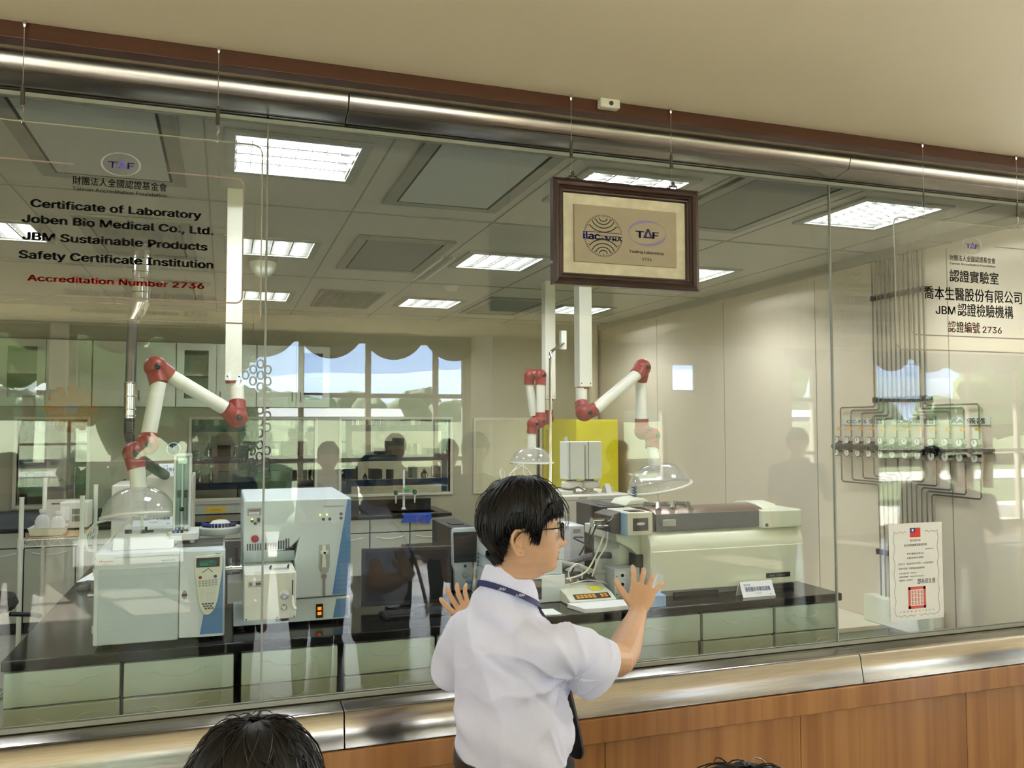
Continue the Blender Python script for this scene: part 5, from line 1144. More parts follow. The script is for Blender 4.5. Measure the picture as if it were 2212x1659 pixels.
arm('farthest extraction arm, folded above the hair of the man', 2.435, 6.2, 1.998, .043,
    [(2.43, 6.2, 1.995), (2.429, 6.2, 1.90)], [(2.429, 6.2, 1.91), (2.425, 6.2, 1.845), (2.35, 6.18, 1.85), (2.303, 6.18, 1.87)], [(2.303, 6.18, 1.865), (2.262, 6.18, 2.12)],
    [(2.262, 6.18, 2.11), (2.268, 6.17, 2.18), (2.335, 6.13, 2.18), (2.336, 6.12, 2.105)], [(2.336, 6.12, 2.115), (2.336, 6.12, 1.88)], [(2.336, 6.12, 1.89), (2.33, 6.12, 1.82), (2.275, 6.12, 1.80), (2.262, 6.12, 1.725)],
    [(2.262, 6.12, 1.735), (2.261, 6.12, 1.65), (2.260, 6.12, 1.612)], (2.26, 6.12, 1.62), (2.259, 6.12, 1.50), .163, .034)
# spiral steel duct
t = thing('spiral_duct', 'spiral steel exhaust duct dropping from the ceiling with a black flexible hose below', 'duct', (-.53, 5.6, LC))
b = MB(); b.cyl((-.50, 5.6, 2.55), (-.50, 5.6, LC), .052, n=24)
for i in range(9): b.lathe([(.052, 0), (.0545, .003), (.052, .006)], (-.50, 5.6, 2.57 + i * .042), n=24, cap=False)
b.build('upper_duct', m_chrome, t); MB().tube([(-.50, 5.6, 2.56), (-.515, 5.6, 2.50), (-.545, 5.6, 2.44)], [.052, .046, .034], 24).build('reducer', m_chrome, t)
b = MB(); b.tube([(-.545, 5.6, 2.45), (-.551, 5.6, 1.98)], .031, 20); b.build('lower_duct', m_dkmetal, t)
b = MB(); b.tube([(-.551, 5.6, 2.06), (-.55, 5.6, 1.84)], .034, 20)
for z in (2.05, 1.97, 1.89, 1.85): b.lathe([(.034, 0), (.038, .004), (.034, .008)], (-.551, 5.6, z), n=20, cap=False)
b.build('clamp_sleeve', m_chrome, t)
P = smoothpath([(-.55, 5.6, 1.845), (-.552, 5.6, 1.75), (-.535, 5.6, 1.68), (-.49, 5.62, 1.60), (-.42, 5.8, 1.52), (-.38, 6.2, 1.455)], 14)
MB().tube(P, [.033 if i % 2 else .027 for i in range(len(P))], 16).build('flexible_hose', m_black, t, ang=80)

# ================================================================ GAS PANEL ON THE RIGHT WALL
t = thing('manifold_rail', 'black rail on the right wall carrying the row of gas regulators', 'rail', (4.1, 4.25, 1.64))
MB().box(4.085, 3.60, 1.625, 4.12, 4.88, 1.655).build('rail', m_black, t, bev=.003)
gy = [4.82 - i * .104 for i in range(12)]
mdial = mat('gauge_dial', '#e5e4dc', .5)
def regulator(y, label, ref=None):
    t = thing('gas_regulator', label, 'regulator', (4.08, y, 1.64), 'gas regulators on the right wall')
    MB().lathe([(.022, 0), (.026, .01), (.026, .05), (.018, .06), (.018, .075)], (4.10, y, 1.64), (-1, 0, 0), 16).build('body', m_black, t)
    for z in (1.685, 1.598):
        k = MB().cyl((4.085, y, z), (4.05, y, z), .026, n=22).build('gauge', m_chrome, t); MB().cyl((4.0505, y, z), (4.048, y, z), .021, n=22).build('gauge_face', mdial, k); MB().box(4.046, y - .001, z - .004, 4.0485, y + .001, z + .016).build('needle', m_ink, k)
    b = MB(); b.cyl((4.07, y, 1.64), (4.07, y, 1.705), .006, n=8); b.cyl((4.07, y, 1.575), (4.07, y, 1.64), .006, n=8); b.build('stem', m_chrome, t)
    MB().box(4.075, y - .012, 1.755, 4.085, y + .014, 1.772).build('yellow_flag', mat('amber_flag', '#e0a018', .5), t); return t
names = ['first', 'second', 'third', 'fourth', 'fifth', 'sixth', 'seventh', 'eighth', 'ninth', 'tenth', 'eleventh', 'twelfth']
Rg = regulator(gy[0], 'first gas regulator from the left on the wall rail')
for n, y in zip(names[1:], gy[1:]): dup(Rg, (4.08, y, 1.64), n + ' gas regulator from the left on the wall rail')
m_tubing = mat('dull_steel_tubing', '#6f6c60', .35, .7, var=.05)
for i, (n, y) in enumerate(zip(names, gy)):
    yb = 4.49 - i * .039; zf = 1.91 - .02 * min(i, 11 - i) ; zt = LC
    tag(MB().tube([(4.095, yb, zt), (4.095, yb, zf + .012), (4.095, yb + (.012 if y > yb else -.012), zf), (4.095, y - (.012 if y > yb else -.012), zf), (4.095, y, zf - .012), (4.095, y, 1.70)], .0052, 6).build('gas_tube', m_tubing),
        'upper gas tube from the ceiling to the ' + n + ' regulator', 'gas tube', 'steel gas tubes above the regulators')
    yb = 4.47 - i * .040; zf = 1.395 + .018 * min(i, 11 - i) - (0 if i < 6 else .03)
    tag(MB().tube([(4.095, y, 1.58), (4.095, y, zf + .012), (4.095, y - (.012 if y > yb else -.012), zf), (4.095, yb + (.012 if y > yb else -.012), zf), (4.095, yb, zf - .012), (4.095, yb, .60)], .0052, 6).build('gas_tube', m_tubing),
        'lower gas tube from the ' + n + ' regulator down to the trunking', 'gas tube', 'steel gas tubes below the regulators')
for nm, z, l in (('pipe_clamp', 2.635, 'dark clamp row holding the gas tubes high on the right wall'), ('pipe_clamp', 1.955, 'dark clamp row holding the gas tubes above the regulators'), ('pipe_clamp', .955, 'dark clamp row holding the gas tubes low behind the certificate')):
    t = thing(nm, l, 'clamp', (4.11, 4.28, z), 'clamps on the gas tubes'); MB().box(4.102, 4.03, z - .012, 4.119, 4.52, z + .012).build('bar', m_black, t)
    for i in range(12): MB().cyl((4.092, 4.49 - i * .0395, z - .018), (4.092, 4.49 - i * .0395, z + .018), .011, n=8).build('clip', m_black, t)
t = thing('wall_trunking', 'cream trunking box on the right wall where the gas tubes end', 'trunking', (4.08, 4.3, .5))
MB().box(4.03, 3.98, .502, 4.119, 4.56, .67).build('box', m_cream, t, bev=.003); MB().cyl((4.075, 4.562, .60), (4.075, 4.558, .60), .01, n=10).build('plug', m_black, t)
for y0, y1, txt, l in ((4.40, 4.82, 'GC-MS 儀器', 'left name strip above the regulators on the right wall'), (3.98, 4.36, 'LC/MS/MS 儀器', 'middle name strip above the regulators on the right wall'), (3.62, 3.92, 'AA 儀器', 'right name strip above the regulators on the right wall')):
    t = thing('name_strip', l, 'sign', (4.11, (y0 + y1) / 2, 1.79), 'name strips above the regulators'); MB().box(4.112, y0, 1.79, 4.119, y1, 1.835).build('strip', m_instw, t)
    MB().text(txt, .036, (4.1113, (y0 + y1) / 2, 1.80), xd=(0, -1, 0), width=(y1 - y0) * .8, align='CENTER', bold=.012).build('lettering', m_ink, t)
# ================================================================ PEOPLE
m_skin = mat('warm_skin', '#cfa581', .5, var=.05, scale=18, sss=.08); m_lip = mat('lip_skin', '#b0695a', .45, var=.06)
m_hair = mat('black_hair', '#0d0b0a', .46, spec=.32, var=.3, scale=120, stretch=(1, 1, .1))
m_shirt = mat('pale_lavender_cotton', '#e0e4fb', .75, var=.012, scale=160, bump=.06, sheen=.15)
m_trouser = mat('charcoal_trouser', '#2b2b2f', .8, var=.1)
def interp(T, z):
    if z >= T[0][0]: return T[0][1]
    for (a, p), (b, q) in zip(T, T[1:]):
        if z >= b: u = (a - z) / (a - b); u = u * u * (3 - 2 * u) * .5 + u * .5; return p + (q - p) * u
    return T[-1][1]
TF = [(0, .0865), (-.02, .088), (-.04, .0895), (-.055, .0905), (-.066, .089), (-.08, .0865), (-.093, .088), (-.104, .08), (-.113, .055), (-.13, .03)]
TB = [(0, .1), (-.03, .093), (-.055, .08), (-.08, .068), (-.105, .062), (-.13, .058)]
TW = [(0, .0765), (-.025, .0745), (-.05, .068), (-.075, .058), (-.095, .045), (-.113, .036), (-.13, .034)]
def gs(x, s): return math.exp(-(x / s) ** 2)
def surf(th, ph, off=0):
    """head surface, th = angle from the face (+ = left), ph = 0 at the crown, 90 at eye level, beyond that downwards; returns (forward, left, up)"""
    if ph <= 90:
        a = math.radians(ph); sq = math.sin(a) ** .9; z = .115 * max(math.cos(a), 0) ** .92
        F, B, Wd = (.0865 + .007 * gs(z - .04, .03)) * sq, .1 * sq * (1 + .04 * gs(z - .03, .04)), .0765 * sq
    else:
        z = -(ph - 90) / 90 * .13; F, B, Wd = interp(TF, z), interp(TB, z), interp(TW, z)
    c, s = math.cos(th), math.sin(th); e = 2.25 if c > 0 else 2.1; A = F if c > 0 else B
    k = (abs(c / A) ** e + abs(s / Wd) ** e) ** (-1 / e)
    f, l = k * c, k * s
    if c > 0:
        f += gs(l, .0085 + .004 * (z < -.03)) * (interp([(.02, 0), (.008, .003), (-.012, .013), (-.034, .030), (-.042, .026), (-.049, .006), (-.054, 0)], z))
        f += .005 * gs(abs(l) - .013, .006) * gs(z + .041, .007)
        f -= .007 * gs(abs(l) - .031, .013) * gs(z - .001, .010)
        f += .0035 * gs(abs(l) - .026, .02) * gs(z - .019, .008)
        f += gs(l, .02) * (.0075 * gs(z + .060, .0045) + .0075 * gs(z + .0735, .005) - .005 * gs(z + .0665, .0028)) + .004 * gs(l, .016) * gs(z + .098, .012)
        l += math.copysign(.003, l) * gs(abs(l) - .055, .02) * gs(z + .02, .018)
    r = math.hypot(f, l)
    if off:
        n = Vector((f, l, z * (1 if z > 0 else .15))); n = n.normalized() if n.length > 1e-6 else Vector((0, 0, 1))
        return Vector((f, l, z)) + n * off
    return Vector((f, l, z))
def head_mesh(b, T, nt=72, step=3.0):
    R = []; ph = .8
    while ph <= 176: R.append([T @ surf(2 * PI * i / nt, ph) for i in range(nt)]); ph += step
    b.rings(R)
    for s in (-1, 1):        # ears
        P = [(-.012, .018), (-.020, .030), (-.034, .030), (-.043, .018), (-.043, .0), (-.036, -.016), (-.026, -.030), (-.016, -.031), (-.012, -.02)]
        o = Vector((-.0, s * .0735, -.024))
        b.tube([T @ (o + Vector((p[0], s * (.004 + .012 * min(1, max(0, (-p[0] - .010) / .03))), p[1]))) for p in P], [.0045, .005, .005, .005, .0048, .0048, .006, .0065, .004], 8, True)
        b.tube([T @ (o + Vector((-.019, s * .004, .018))), T @ (o + Vector((-.031, s * .009, .012))), T @ (o + Vector((-.033, s * .009, -.006))), T @ (o + Vector((-.022, s * .006, -.018)))], .0035, 6, True)
        b.rings([[T @ (o + Vector((-.027 + .014 * q * math.cos(a), s * (.001 + dl), -.001 + .028 * q * math.sin(a)))) for a in [2 * PI * i / 12 for i in range(12)]] for q, dl in ((1, -.006), (1, .002), (.5, .0))])
def hairline(th):
    a = abs(math.degrees(math.atan2(math.sin(th), math.cos(th))))
    return interp([(-x, y) for x, y in ((0, .034), (40, .034), (52, .029), (62, .018), (70, .0), (75, -.024), (82, -.026), (87, -.006), (95, .012), (118, .006), (132, -.05), (150, -.08), (180, -.09))], -a)
def hair_obj(name, T, parent, n, seed, m=None, vol=.018, length=(22, 44), long=False, part=None):
    """close cap of hair plus many tapered locks falling from the crown"""
    rr = random.Random(seed); b = MB(); nt = 64; R = []
    def zof(ph): return .115 * max(math.cos(math.radians(ph)), 0) ** .92 if ph <= 90 else -(ph - 90) / 90 * .13
    for u in [i / 26 for i in range(27)]:
        row = []
        for i in range(nt):
            th = 2 * PI * i / nt; zl = hairline(th) if not long else (-.125 if abs(math.atan2(math.sin(th), math.cos(th))) > 1.15 else .03)
            lo, hi = 2.0, 176.0
            phm = 2
            while phm < 174 and zof(phm) > zl: phm += 2
            ph = 1 + (phm - 1) * u
            th2 = th
            o = vol * (.65 + .35 * math.sin(min(1, u * 1.3 + .15) * PI * .5)) * (1 - .8 * max(0, (u - .7) / .3))
            o += .006 * noise.noise((math.cos(th) * 5, math.sin(th) * 5, u * 4 + seed))
            if part is not None and ph < 75: o -= .004 * gs((T3s(th, ph) - part), .006) * (1 if math.cos(th) > -.5 else .2)
            row.append(T @ surf(th2, ph, o))
        R.append(row)
    b.rings(R, cap=False); b.add(R[0], [list(range(nt - 1, -1, -1))])
    b.rings([[p.lerp(T @ Vector((0, 0, 0)), .06) for p in r] for r in R][::-1], cap=False)
    for k in range(n):
        th = rr.uniform(0, 2 * PI); zl = hairline(th) if not long else -.12
        ph0 = rr.uniform(4, 80); L = rr.uniform(*length); drift = rr.uniform(-.16, .16); P = []; rd = []
        w = rr.uniform(.003, .0058); lift = rr.choice((0, 0, 0, 0, .004, .009)) if not long else rr.choice((0, 0, 0, .003))
        for j in range(8):
            q = j / 7; ph = ph0 + L * q; t = th + drift * q
            if zof(ph) < hairline(t) - .003 and not long: break
            near = 1 if long else max(.22, min(1, (zof(ph) - hairline(t)) / .045)); P.append(T @ surf(t, min(ph, 174), (vol + .0015 + .004 * math.sin(q * PI) - .004 * q) * near + lift * q * q))
            rd.append(w * (1 - q ** 2 * .93))
        if len(P) > 2: rd[-1] = .0004; b.tube(P, rd, 5, flat=.45)
    for k in range(n // 4 if long else n // 14):      # flyaway strands
        th = rr.uniform(0, 2 * PI); ph0 = rr.uniform(3, 60); dr = rr.uniform(-.5, .5); up = rr.uniform(.004, .014); L = rr.uniform(20, 45)
        b.tube([T @ surf(th + dr * q, min(172, ph0 + L * q), vol + .002 + up * math.sin(q * 2.4)) for q in (0, .2, .4, .6, .8, 1)], [.0009, .0009, .0008, .0007, .0006, .0003], 4)
    for k in range(n // 3 if not long else 0):       # fringe and edge tips along the hairline
        th = rr.uniform(0, 2 * PI); zl = hairline(th)
        ph = 3
        while ph < 172 and zof(ph) > zl: ph += 1.5
        P = []; rd = []; w = rr.uniform(.0025, .005); ln = rr.uniform(13, 22); dr = rr.uniform(-.14, .14)
        for j in range(6):
            q = j / 5; P.append(T @ surf(th + dr * q, min(174, ph - 16 + ln * q * .95), vol * (1 - .62 * q) + .003)); rd.append(w * (1 - q * q * .9))
        rd[-1] = .0004; b.tube(P, rd, 5, flat=.45)
    return b.build(name, m or m_hair, parent, ang=75)
def T3s(th, ph): return surf(th, ph).y
def remesh(b, name, voxel, parent, mats, smooth=3, pick=None):
    me = bpy.data.meshes.new(name); me.from_pydata([tuple(p) for p in b.v], [], b.f); me.update()
    o = bpy.data.objects.new(name, me); COL.objects.link(o)
    r = o.modifiers.new('r', 'REMESH'); r.mode = 'VOXEL'; r.voxel_size = voxel
    s = o.modifiers.new('s', 'SMOOTH'); s.factor = .5; s.iterations = smooth
    m2 = bpy.data.meshes.new_from_object(o.evaluated_get(bpy.context.evaluated_depsgraph_get()))
    bpy.data.objects.remove(o); bpy.data.meshes.remove(me); m2.name = name
    return m2
def finish(m2, name, parent, mats, pick=None, move=None):
    base = Vector((0, 0, 0)); q = parent
    while q is not None: base += q.location; q = q.parent
    m2.materials.clear()
    for m in mats: m2.materials.append(m)
    if pick:
        for p in m2.polygons: p.material_index = pick(p.center)
    for v in m2.vertices:
        if move: v.co = move(v.co)
        v.co = v.co - base
    m2.polygons.foreach_set('use_smooth', [True] * len(m2.polygons)); m2.update()
    o = bpy.data.objects.new(name, m2); COL.objects.link(o)
    if parent: o.parent = parent
    return o
def ring(c, hw, hd, yaw, n=28, e=2.4, tilt=0):
    fx, fy = math.sin(yaw), math.cos(yaw); out = []
    for i in range(n):
        a = 2 * PI * i / n; ca, sa = math.cos(a), math.sin(a)
        k = (abs(ca) ** e + abs(sa) ** e) ** (-1 / e); u, v = hw * k * ca, hd * k * sa
        out.append((c[0] + fy * u + fx * v, c[1] - fx * u + fy * v, c[2] + tilt * v))
    return out[::-1]
def headT(c, yaw, pitch=0, k=1):
    fx, fy = math.sin(yaw), math.cos(yaw)
    M = Matrix(((fx, -fy, 0, c[0]), (fy, fx, 0, c[1]), (0, 0, 1, c[2]), (0, 0, 0, 1)))
    return M @ Matrix.Rotation(pitch, 4, 'Y') @ Matrix.Scale(k, 4)
def hand(b, w, d, n, th, curl, spread, k=1.0, tcurl=.35):
    """w wrist, d wrist-to-knuckles, n back-of-hand normal, th = thumb side vector sign"""
    w, d = Vector(w), Vector(d).normalized(); n = Vector(n); n = (n - d * n.dot(d)).normalized(); s = n.cross(d).normalized() * th
    R = []
    for q, hw, ht in ((-.012, .025, .019), (.01, .028, .018), (.035, .037, .0165), (.06, .041, .014), (.08, .040, .012), (.088, .036, .008)):
        R.append([w + d * q * k + (s * math.cos(a) * hw + n * math.sin(a) * ht) * k for a in [2 * PI * i / 16 for i in range(16)]])
    b.rings(R)
    for i, (o, ln, r) in enumerate(((.030, .071, .0087), (.0105, .079, .009), (-.0105, .073, .0086), (-.030, .057, .0076))):
        a = spread[i]; f = (d * math.cos(a) + s * math.sin(a)).normalized(); P = [w + d * .072 * k + s * o * k]; c = 0
        P.append(P[0] + f * .014 * k)
        for sg, frac in enumerate((.46, .30, .24)):
            c += curl[i] * (.8, 1.0, .8)[sg]; dd = (f * math.cos(c) - n * math.sin(c)); m = P[-1] + dd * ln * frac * .5 * k; P += [m, P[-1] + dd * ln * frac * k]
        b.tube(P, [r * k * q for q in (1.05, 1.05, 1.0, 1.06, .95, 1.0, .88, .8)], 10, True)
    P = [w + d * .018 * k + s * .018 * k - n * .004 * k]; f = (d * .62 + s * .74 - n * .22).normalized(); c = 0
    for ln in (.042, .033, .026):
        dd = (f * math.cos(c) - n * math.sin(c) * .6 + d * math.sin(c) * .6).normalized(); P.append(P[-1] + dd * ln * k); c += tcurl
    b.tube(P, [.0135 * k, .0115 * k, .0102 * k, .0082 * k], 10, True)
def legs(b, c, yaw, hip, k=1, gap=.095, r0=.085):
    fx, fy = math.sin(yaw), math.cos(yaw); F = Vector((fx, fy, 0)); Rt = Vector((fy, -fx, 0))
    for s in (-1, 1):
        o = Vector((c[0], c[1], 0)) + Rt * gap * s * k
        b.tube([o + Vector((0, 0, hip)), o + F * .01 + Vector((0, 0, hip * .72)), o + F * .015 + Vector((0, 0, hip * .53)), o - F * .005 + Vector((0, 0, hip * .38)), o - F * .01 + Vector((0, 0, .09 * k))], [r0 * k, r0 * .88 * k, r0 * .66 * k, r0 * .66 * k, r0 * .45 * k], 16)
        b.tube([o - F * .05 * k + Vector((0, 0, .04 * k)), o + F * .05 * k + Vector((0, 0, .035 * k)), o + F * .16 * k + Vector((0, 0, .025 * k))], [.038 * k, .04 * k, .025 * k], 12, True)
# ---------------- the guide in the white shirt
HY, TY = math.radians(100), math.radians(66)
man = thing('person', 'man in a pale short sleeved shirt and glasses, gesturing with both hands before the glass', 'person', (.71, 2.1, 0))
HT = headT((.732, 2.045, 1.530), HY, .02)
b = MB(); head_mesh(b, HT)
b.tube([(.715, 2.06, 1.47), (.708, 2.075, 1.41), (.70, 2.09, 1.34)], [.053, .053, .06], 24)
TOR = [(.86, .72, 2.1, .150, .10), (.95, .722, 2.1, .155, .105), (1.05, .72, 2.1, .150, .10), (1.15, .712, 2.103, .158, .098), (1.25, .70, 2.11, .155, .088), (1.295, .695, 2.11, .13, .072), (1.335, .69, 2.11, .095, .062), (1.375, .69, 2.1, .066, .06)]
b.rings([ring((x, y, z), hw * .84, hd * .84, TY) for z, x, y, hw, hd in TOR])
legs(b, (.72, 2.1), TY, .92)
b.ball((.745, 1.985, 1.262), .04); b.ball((.645, 2.245, 1.225), .045)
b.tube([(.76, 1.985, 1.25), (.87, 1.995, 1.205), (1.015, 2.075, 1.163)], [.042, .046, .044], 18, True)
b.tube([(1.015, 2.075, 1.163), (1.05, 2.115, 1.176), (1.10, 2.175, 1.202), (1.145, 2.23, 1.226), (1.163, 2.25, 1.24)], [.043, .046, .040, .030, .0275], 18, True)
hand(b, (1.163, 2.251, 1.242), (.46, .36, .80), (-.30, -.90, .30), 1, (.30, .34, .38, .36), (.20, .0, -.16, -.42), 1.0)
b.tube([(.645, 2.25, 1.22), (.645, 2.34, 1.15), (.66, 2.41, 1.09)], [.058, .048, .042], 18, True)
b.tube([(.66, 2.41, 1.09), (.69, 2.46, 1.09), (.725, 2.53, 1.115), (.768, 2.585, 1.15)], [.042, .043, .035, .027], 18, True)
hand(b, (.768, 2.586, 1.152), (-.50, .40, .70), (-.75, -.60, .0), 1, (.16, .18, .3, .4), (.3, .02, -.14, -.3), 1.0)
HI = HT.inverted()
def pick(c):
    q = HI @ c
    return 1 if q.x > .07 and abs(q.y) < .023 and -.0775 < q.z < -.0565 else 0
body = finish(remesh(b, 'body', .0026, man, None, 4), 'body', man, [m_skin, m_lip], pick)
hair_obj('hair', HT, man, 1500, 4)
b = MB()
for s in (-1, 1): b.ball(HT @ Vector((.0735, s * .031, .0)), .0115, 14, 10)
k = b.build('eyes', mat('eye_white', '#e8e4dc', .2), man); b = MB()
for s in (-1, 1): b.ball(HT @ Vector((.0795, s * .031, .0)), .0062, 12, 8)
b.build('irises', m_black, k)
b = MB()
for s in (-1, 1): b.tube([HT @ Vector((.089 - .0, s * .014, .017)), HT @ Vector((.09, s * .028, .0215)), HT @ Vector((.079, s * .045, .017))], [.0018, .0026, .001], 6)
b.build('eyebrows', m_hair, man)
mg = mat('dark_tortoise_frame', '#2a1a12', .25, var=.3, scale=40)
b = MB()
for s in (-1, 1):
    P = [HT @ Vector((.098 - .12 * max(0, abs(p[0]) - .036) * 2, p[0], p[1])) for p in rrect(.008, -.021, .064, .018, .011)] if s > 0 else [HT @ Vector((.098 - .12 * max(0, abs(p[0]) - .036) * 2, -p[0], p[1])) for p in rrect(.008, -.021, .064, .018, .011)]
    b.tube(P + P[:2], .0023, 6)
    b.tube([HT @ Vector((.091, s * .064, .011)), HT @ Vector((.06, s * .083, .010)), HT @ Vector((.0, s * .087, .006)), HT @ Vector((-.022, s * .085, .002)), HT @ Vector((-.04, s * .079, -.022))], [.0036, .0036, .003, .0025, .002], 8, flat=.5)
b.tube([HT @ Vector((.1, .009, .004)), HT @ Vector((.104, 0, .006)), HT @ Vector((.1, -.009, .004))], .002, 6)
k = b.build('glasses', mg, man); b = MB()
for s in (-1, 1): b.add([HT @ Vector((.098 - .12 * max(0, abs(p[0]) - .036) * 2, s * p[0], p[1])) for p in rrect(.008, -.021, .064, .018, .011)], [list(range(28))])
b.build('lenses', glassy('spectacle_lens', (.97, .97, .97), 1), k, smooth=False)
# shirt: trunk and sleeves grown together, with creases
b = MB()
SH = [(.90, .722, 2.1, .158, .112), (.925, .724, 2.1, .160, .118), (.955, .726, 2.1, .170, .130), (.99, .726, 2.1, .170, .128), (1.05, .722, 2.1, .164, .121), (1.12, .715, 2.1, .163, .115), (1.19, .707, 2.103, .168, .110), (1.24, .702, 2.108, .172, .106), (1.275, .70, 2.108, .158, .096), (1.31, .697, 2.105, .126, .084), (1.338, .698, 2.10, .094, .076), (1.366, .702, 2.09, .073, .069), (1.392, .705, 2.082, .060, .060)]
b.rings([ring((x, y, z), hw, hd, TY, 40) for z, x, y, hw, hd in SH])
b.tube([(.70, 2.03, 1.25), (.725, 1.995, 1.252), (.768, 1.965, 1.246), (.82, 1.972, 1.224), (.86, 1.984, 1.204), (.885, 1.993, 1.19)], [.05, .064, .071, .073, .073, .072], 28)
b.tube([(.66, 2.215, 1.245), (.648, 2.255, 1.222), (.636, 2.305, 1.155), (.63, 2.345, 1.085)], [.055, .066, .07, .068], 28)
ARM = Vector((.80, 1.985, 1.165))
def crease(p):
    q = Vector(p); d = Vector((0, 0, 0)); h = 0
    v = q - ARM; r = v.length; a = math.atan2(v.z, v.x + v.y * .4)
    h += .013 * math.exp(-(r / .16) ** 2) * (.6 - 1.4 * abs(math.sin(a * 4.5 + 1.6 * noise.noise(q * 8))) ** .7)                     # folds fanning from the armpit
    h += .010 * math.sin(62 * (q.z * .75 + (q.x - .7) * .5 + .03 * noise.noise(q * 6)) ) * max(0, min(1, (1.12 - q.z) / .12)) * (.4 + .6 * max(0, noise.noise(q * 5 + Vector((3, 0, 0)))))
    h += .007 * math.sin(55 * (q.z + .8 * (q.x - .72)) + 3 * noise.noise(q * 7)) * math.exp(-((q.z - 1.31) / .05) ** 2)
    t = max(0, min(1, (q.x - .82) / .08)); h += .006 * t * math.sin(60 * (q.x * .6 - q.z * .8) + 3 * noise.noise(q * 8))
    w = max(0, min(1, (q.x - .73) / .08)) * max(0, min(1, (1.13 - q.z) / .06)); h += .008 * w * (.5 - 1.2 * abs(math.sin(48 * (q.x + .25 * q.z) + 2 * noise.noise(q * 5))) ** .7)
    h += .006 * (.5 - abs(noise.noise(Vector((q.x * 9 + q.z * 5, q.y * 9, q.z * 4)))) * 2.2)
    h += .009 * noise.noise(q * 7) + .005 * noise.noise(q * 17)
    h -= .012 * math.exp(-(((q.x - .70) * .7 + (q.z - 1.16) * .75 + .02 * noise.noise(q * 6)) / .012) ** 2) * math.exp(-((q - Vector((.72, 2.0, 1.13))).length / .13) ** 2)
    return h
me = remesh(b, 'shirt', .005, man, None, 16)
nrm = [v.normal.copy() for v in me.vertices]
for v, nv in zip(me.vertices, nrm): v.co += nv * crease(v.co)
shirt = finish(me, 'shirt', man, [m_shirt])
b = MB()   # sleeve hem and yoke seam
ax = Vector((.75, .22, -.47)).normalized(); c = Vector((.905, 2.0, 1.178)); fx, fy, fd = frame(ax); R = []
for h, rr_ in ((-.075, .069), (-.06, .0735), (-.04, .0755), (-.02, .077), (-.0185, .0782), (-.017, .0775), (.0, .0788), (.014, .080), (.0155, .0785), (.012, .0765), (-.03, .073)):
    row = []
    for i in range(44):
        a = 2 * PI * i / 44; d = fx * math.cos(a) + fy * math.sin(a); p = c + ax * h + d * rr_
        row.append(p + d * (.003 * noise.noise(p * 26) + .0025 * math.sin(3 * a + h * 30)))
    R.append(row)
b.rings(R, cap=False)
b.build('sleeve_cuff', m_shirt, shirt)
b = MB(); R = []      # collar, stand and fall
def cring(z0, dz, rad, rd2, n=40, open_=0):
    out = []
    for i in range(n):
        a = 2 * PI * i / n; f, l = math.cos(a), math.sin(a)
        p = Vector((.706, 2.086, z0 - .026)) + Vector((math.sin(TY), math.cos(TY), 0)) * f * rd2 * .93 + Vector((-math.cos(TY), math.sin(TY), 0)) * l * rad * .93
        p.z += dz * f; out.append(p)
    return out
b.rings([cring(1.372, -.022, .070, .068), cring(1.400, -.024, .065, .066), cring(1.432, -.030, .061, .063), cring(1.436, -.030, .066, .067), cring(1.420, -.030, .073, .075), cring(1.393, -.030, .082, .083), cring(1.386, -.032, .083, .085), cring(1.388, -.030, .078, .078), cring(1.378, -.024, .072, .07)], cap=False)
b.build('collar', m_shirt, shirt)
m_lan = mat('navy_ribbon', '#1d2360', .6)
b = MB(); P = []; n = 40
outer = cring(1.381, -.040, .0865, .089, n)
b.rings([[p + Vector((0, 0, .008)) for p in outer], [p + (p - Vector((.706, 2.086, p.z))) * .05 - Vector((0, 0, .006)) for p in outer], [p + (p - Vector((.706, 2.086, p.z))) * .03 - Vector((0, 0, .007)) for p in outer]], cap=False)
lan = b.build('lanyard', m_lan, man)
for a0, txt in ((-1.98, 'AJBM'), (-2.5, 'JBM')):
    a = a0; f, l = math.cos(a), math.sin(a); F3 = Vector((math.sin(TY), math.cos(TY), 0)); L3 = Vector((-math.cos(TY), math.sin(TY), 0))
    o = Vector((.706, 2.086, 1.3565 - .04 * f)) + F3 * f * .0875 + L3 * l * .085; tg = (F3 * -math.sin(a) + L3 * math.cos(a)); tg.z = .04 * math.sin(a); tg.normalize(); tg = tg if tg.x > 0 else -tg
    nrm_ = (o - Vector((.706, 2.086, o.z))).normalized(); up = nrm_.cross(tg); up = up if up.z > 0 else -up
    MB().text(txt, .013, o + nrm_ * .003 - up * .004, xd=tg, zd=up, align='CENTER', bold=.02).build('ribbon_lettering', m_paper, lan)
b = MB(); P = smoothpath([(.775, 2.118, 1.335), (.83, 2.145, 1.26), (.885, 2.175, 1.13), (.925, 2.19, .98), (.94, 2.195, .90), (.937, 2.193, .87)], 4); tr = Vector((math.cos(TY), -math.sin(TY), 0)); R = []
for i, p in enumerate(P):
    w = interp([(0, .014), (-.1, .012), (-.85, .026), (-.95, .022), (-1, .004)], -i / (len(P) - 1)); f3 = Vector((math.sin(TY), math.cos(TY), 0)) * .004
    R.append([p - tr * w - f3, p + tr * w - f3, p + tr * w + f3, p - tr * w + f3])
b.rings(R); b.build('tie', mat('dark_striped_silk', '#23232c', .4, var=.5, scale=1, stretch=(90, 90, 60)), man)
b = MB(); legs(b, (.72, 2.1), TY, .95, r0=.097, gap=.09); b.rings([ring((.721, 2.1, z), hw, hd, TY, 28) for z, hw, hd in ((.78, .17, .125), (.88, .168, .122), (.94, .164, .118))])
q = remesh(b, 'trousers', .012, man, None, 4); finish(q, 'trousers', man, [m_trouser])
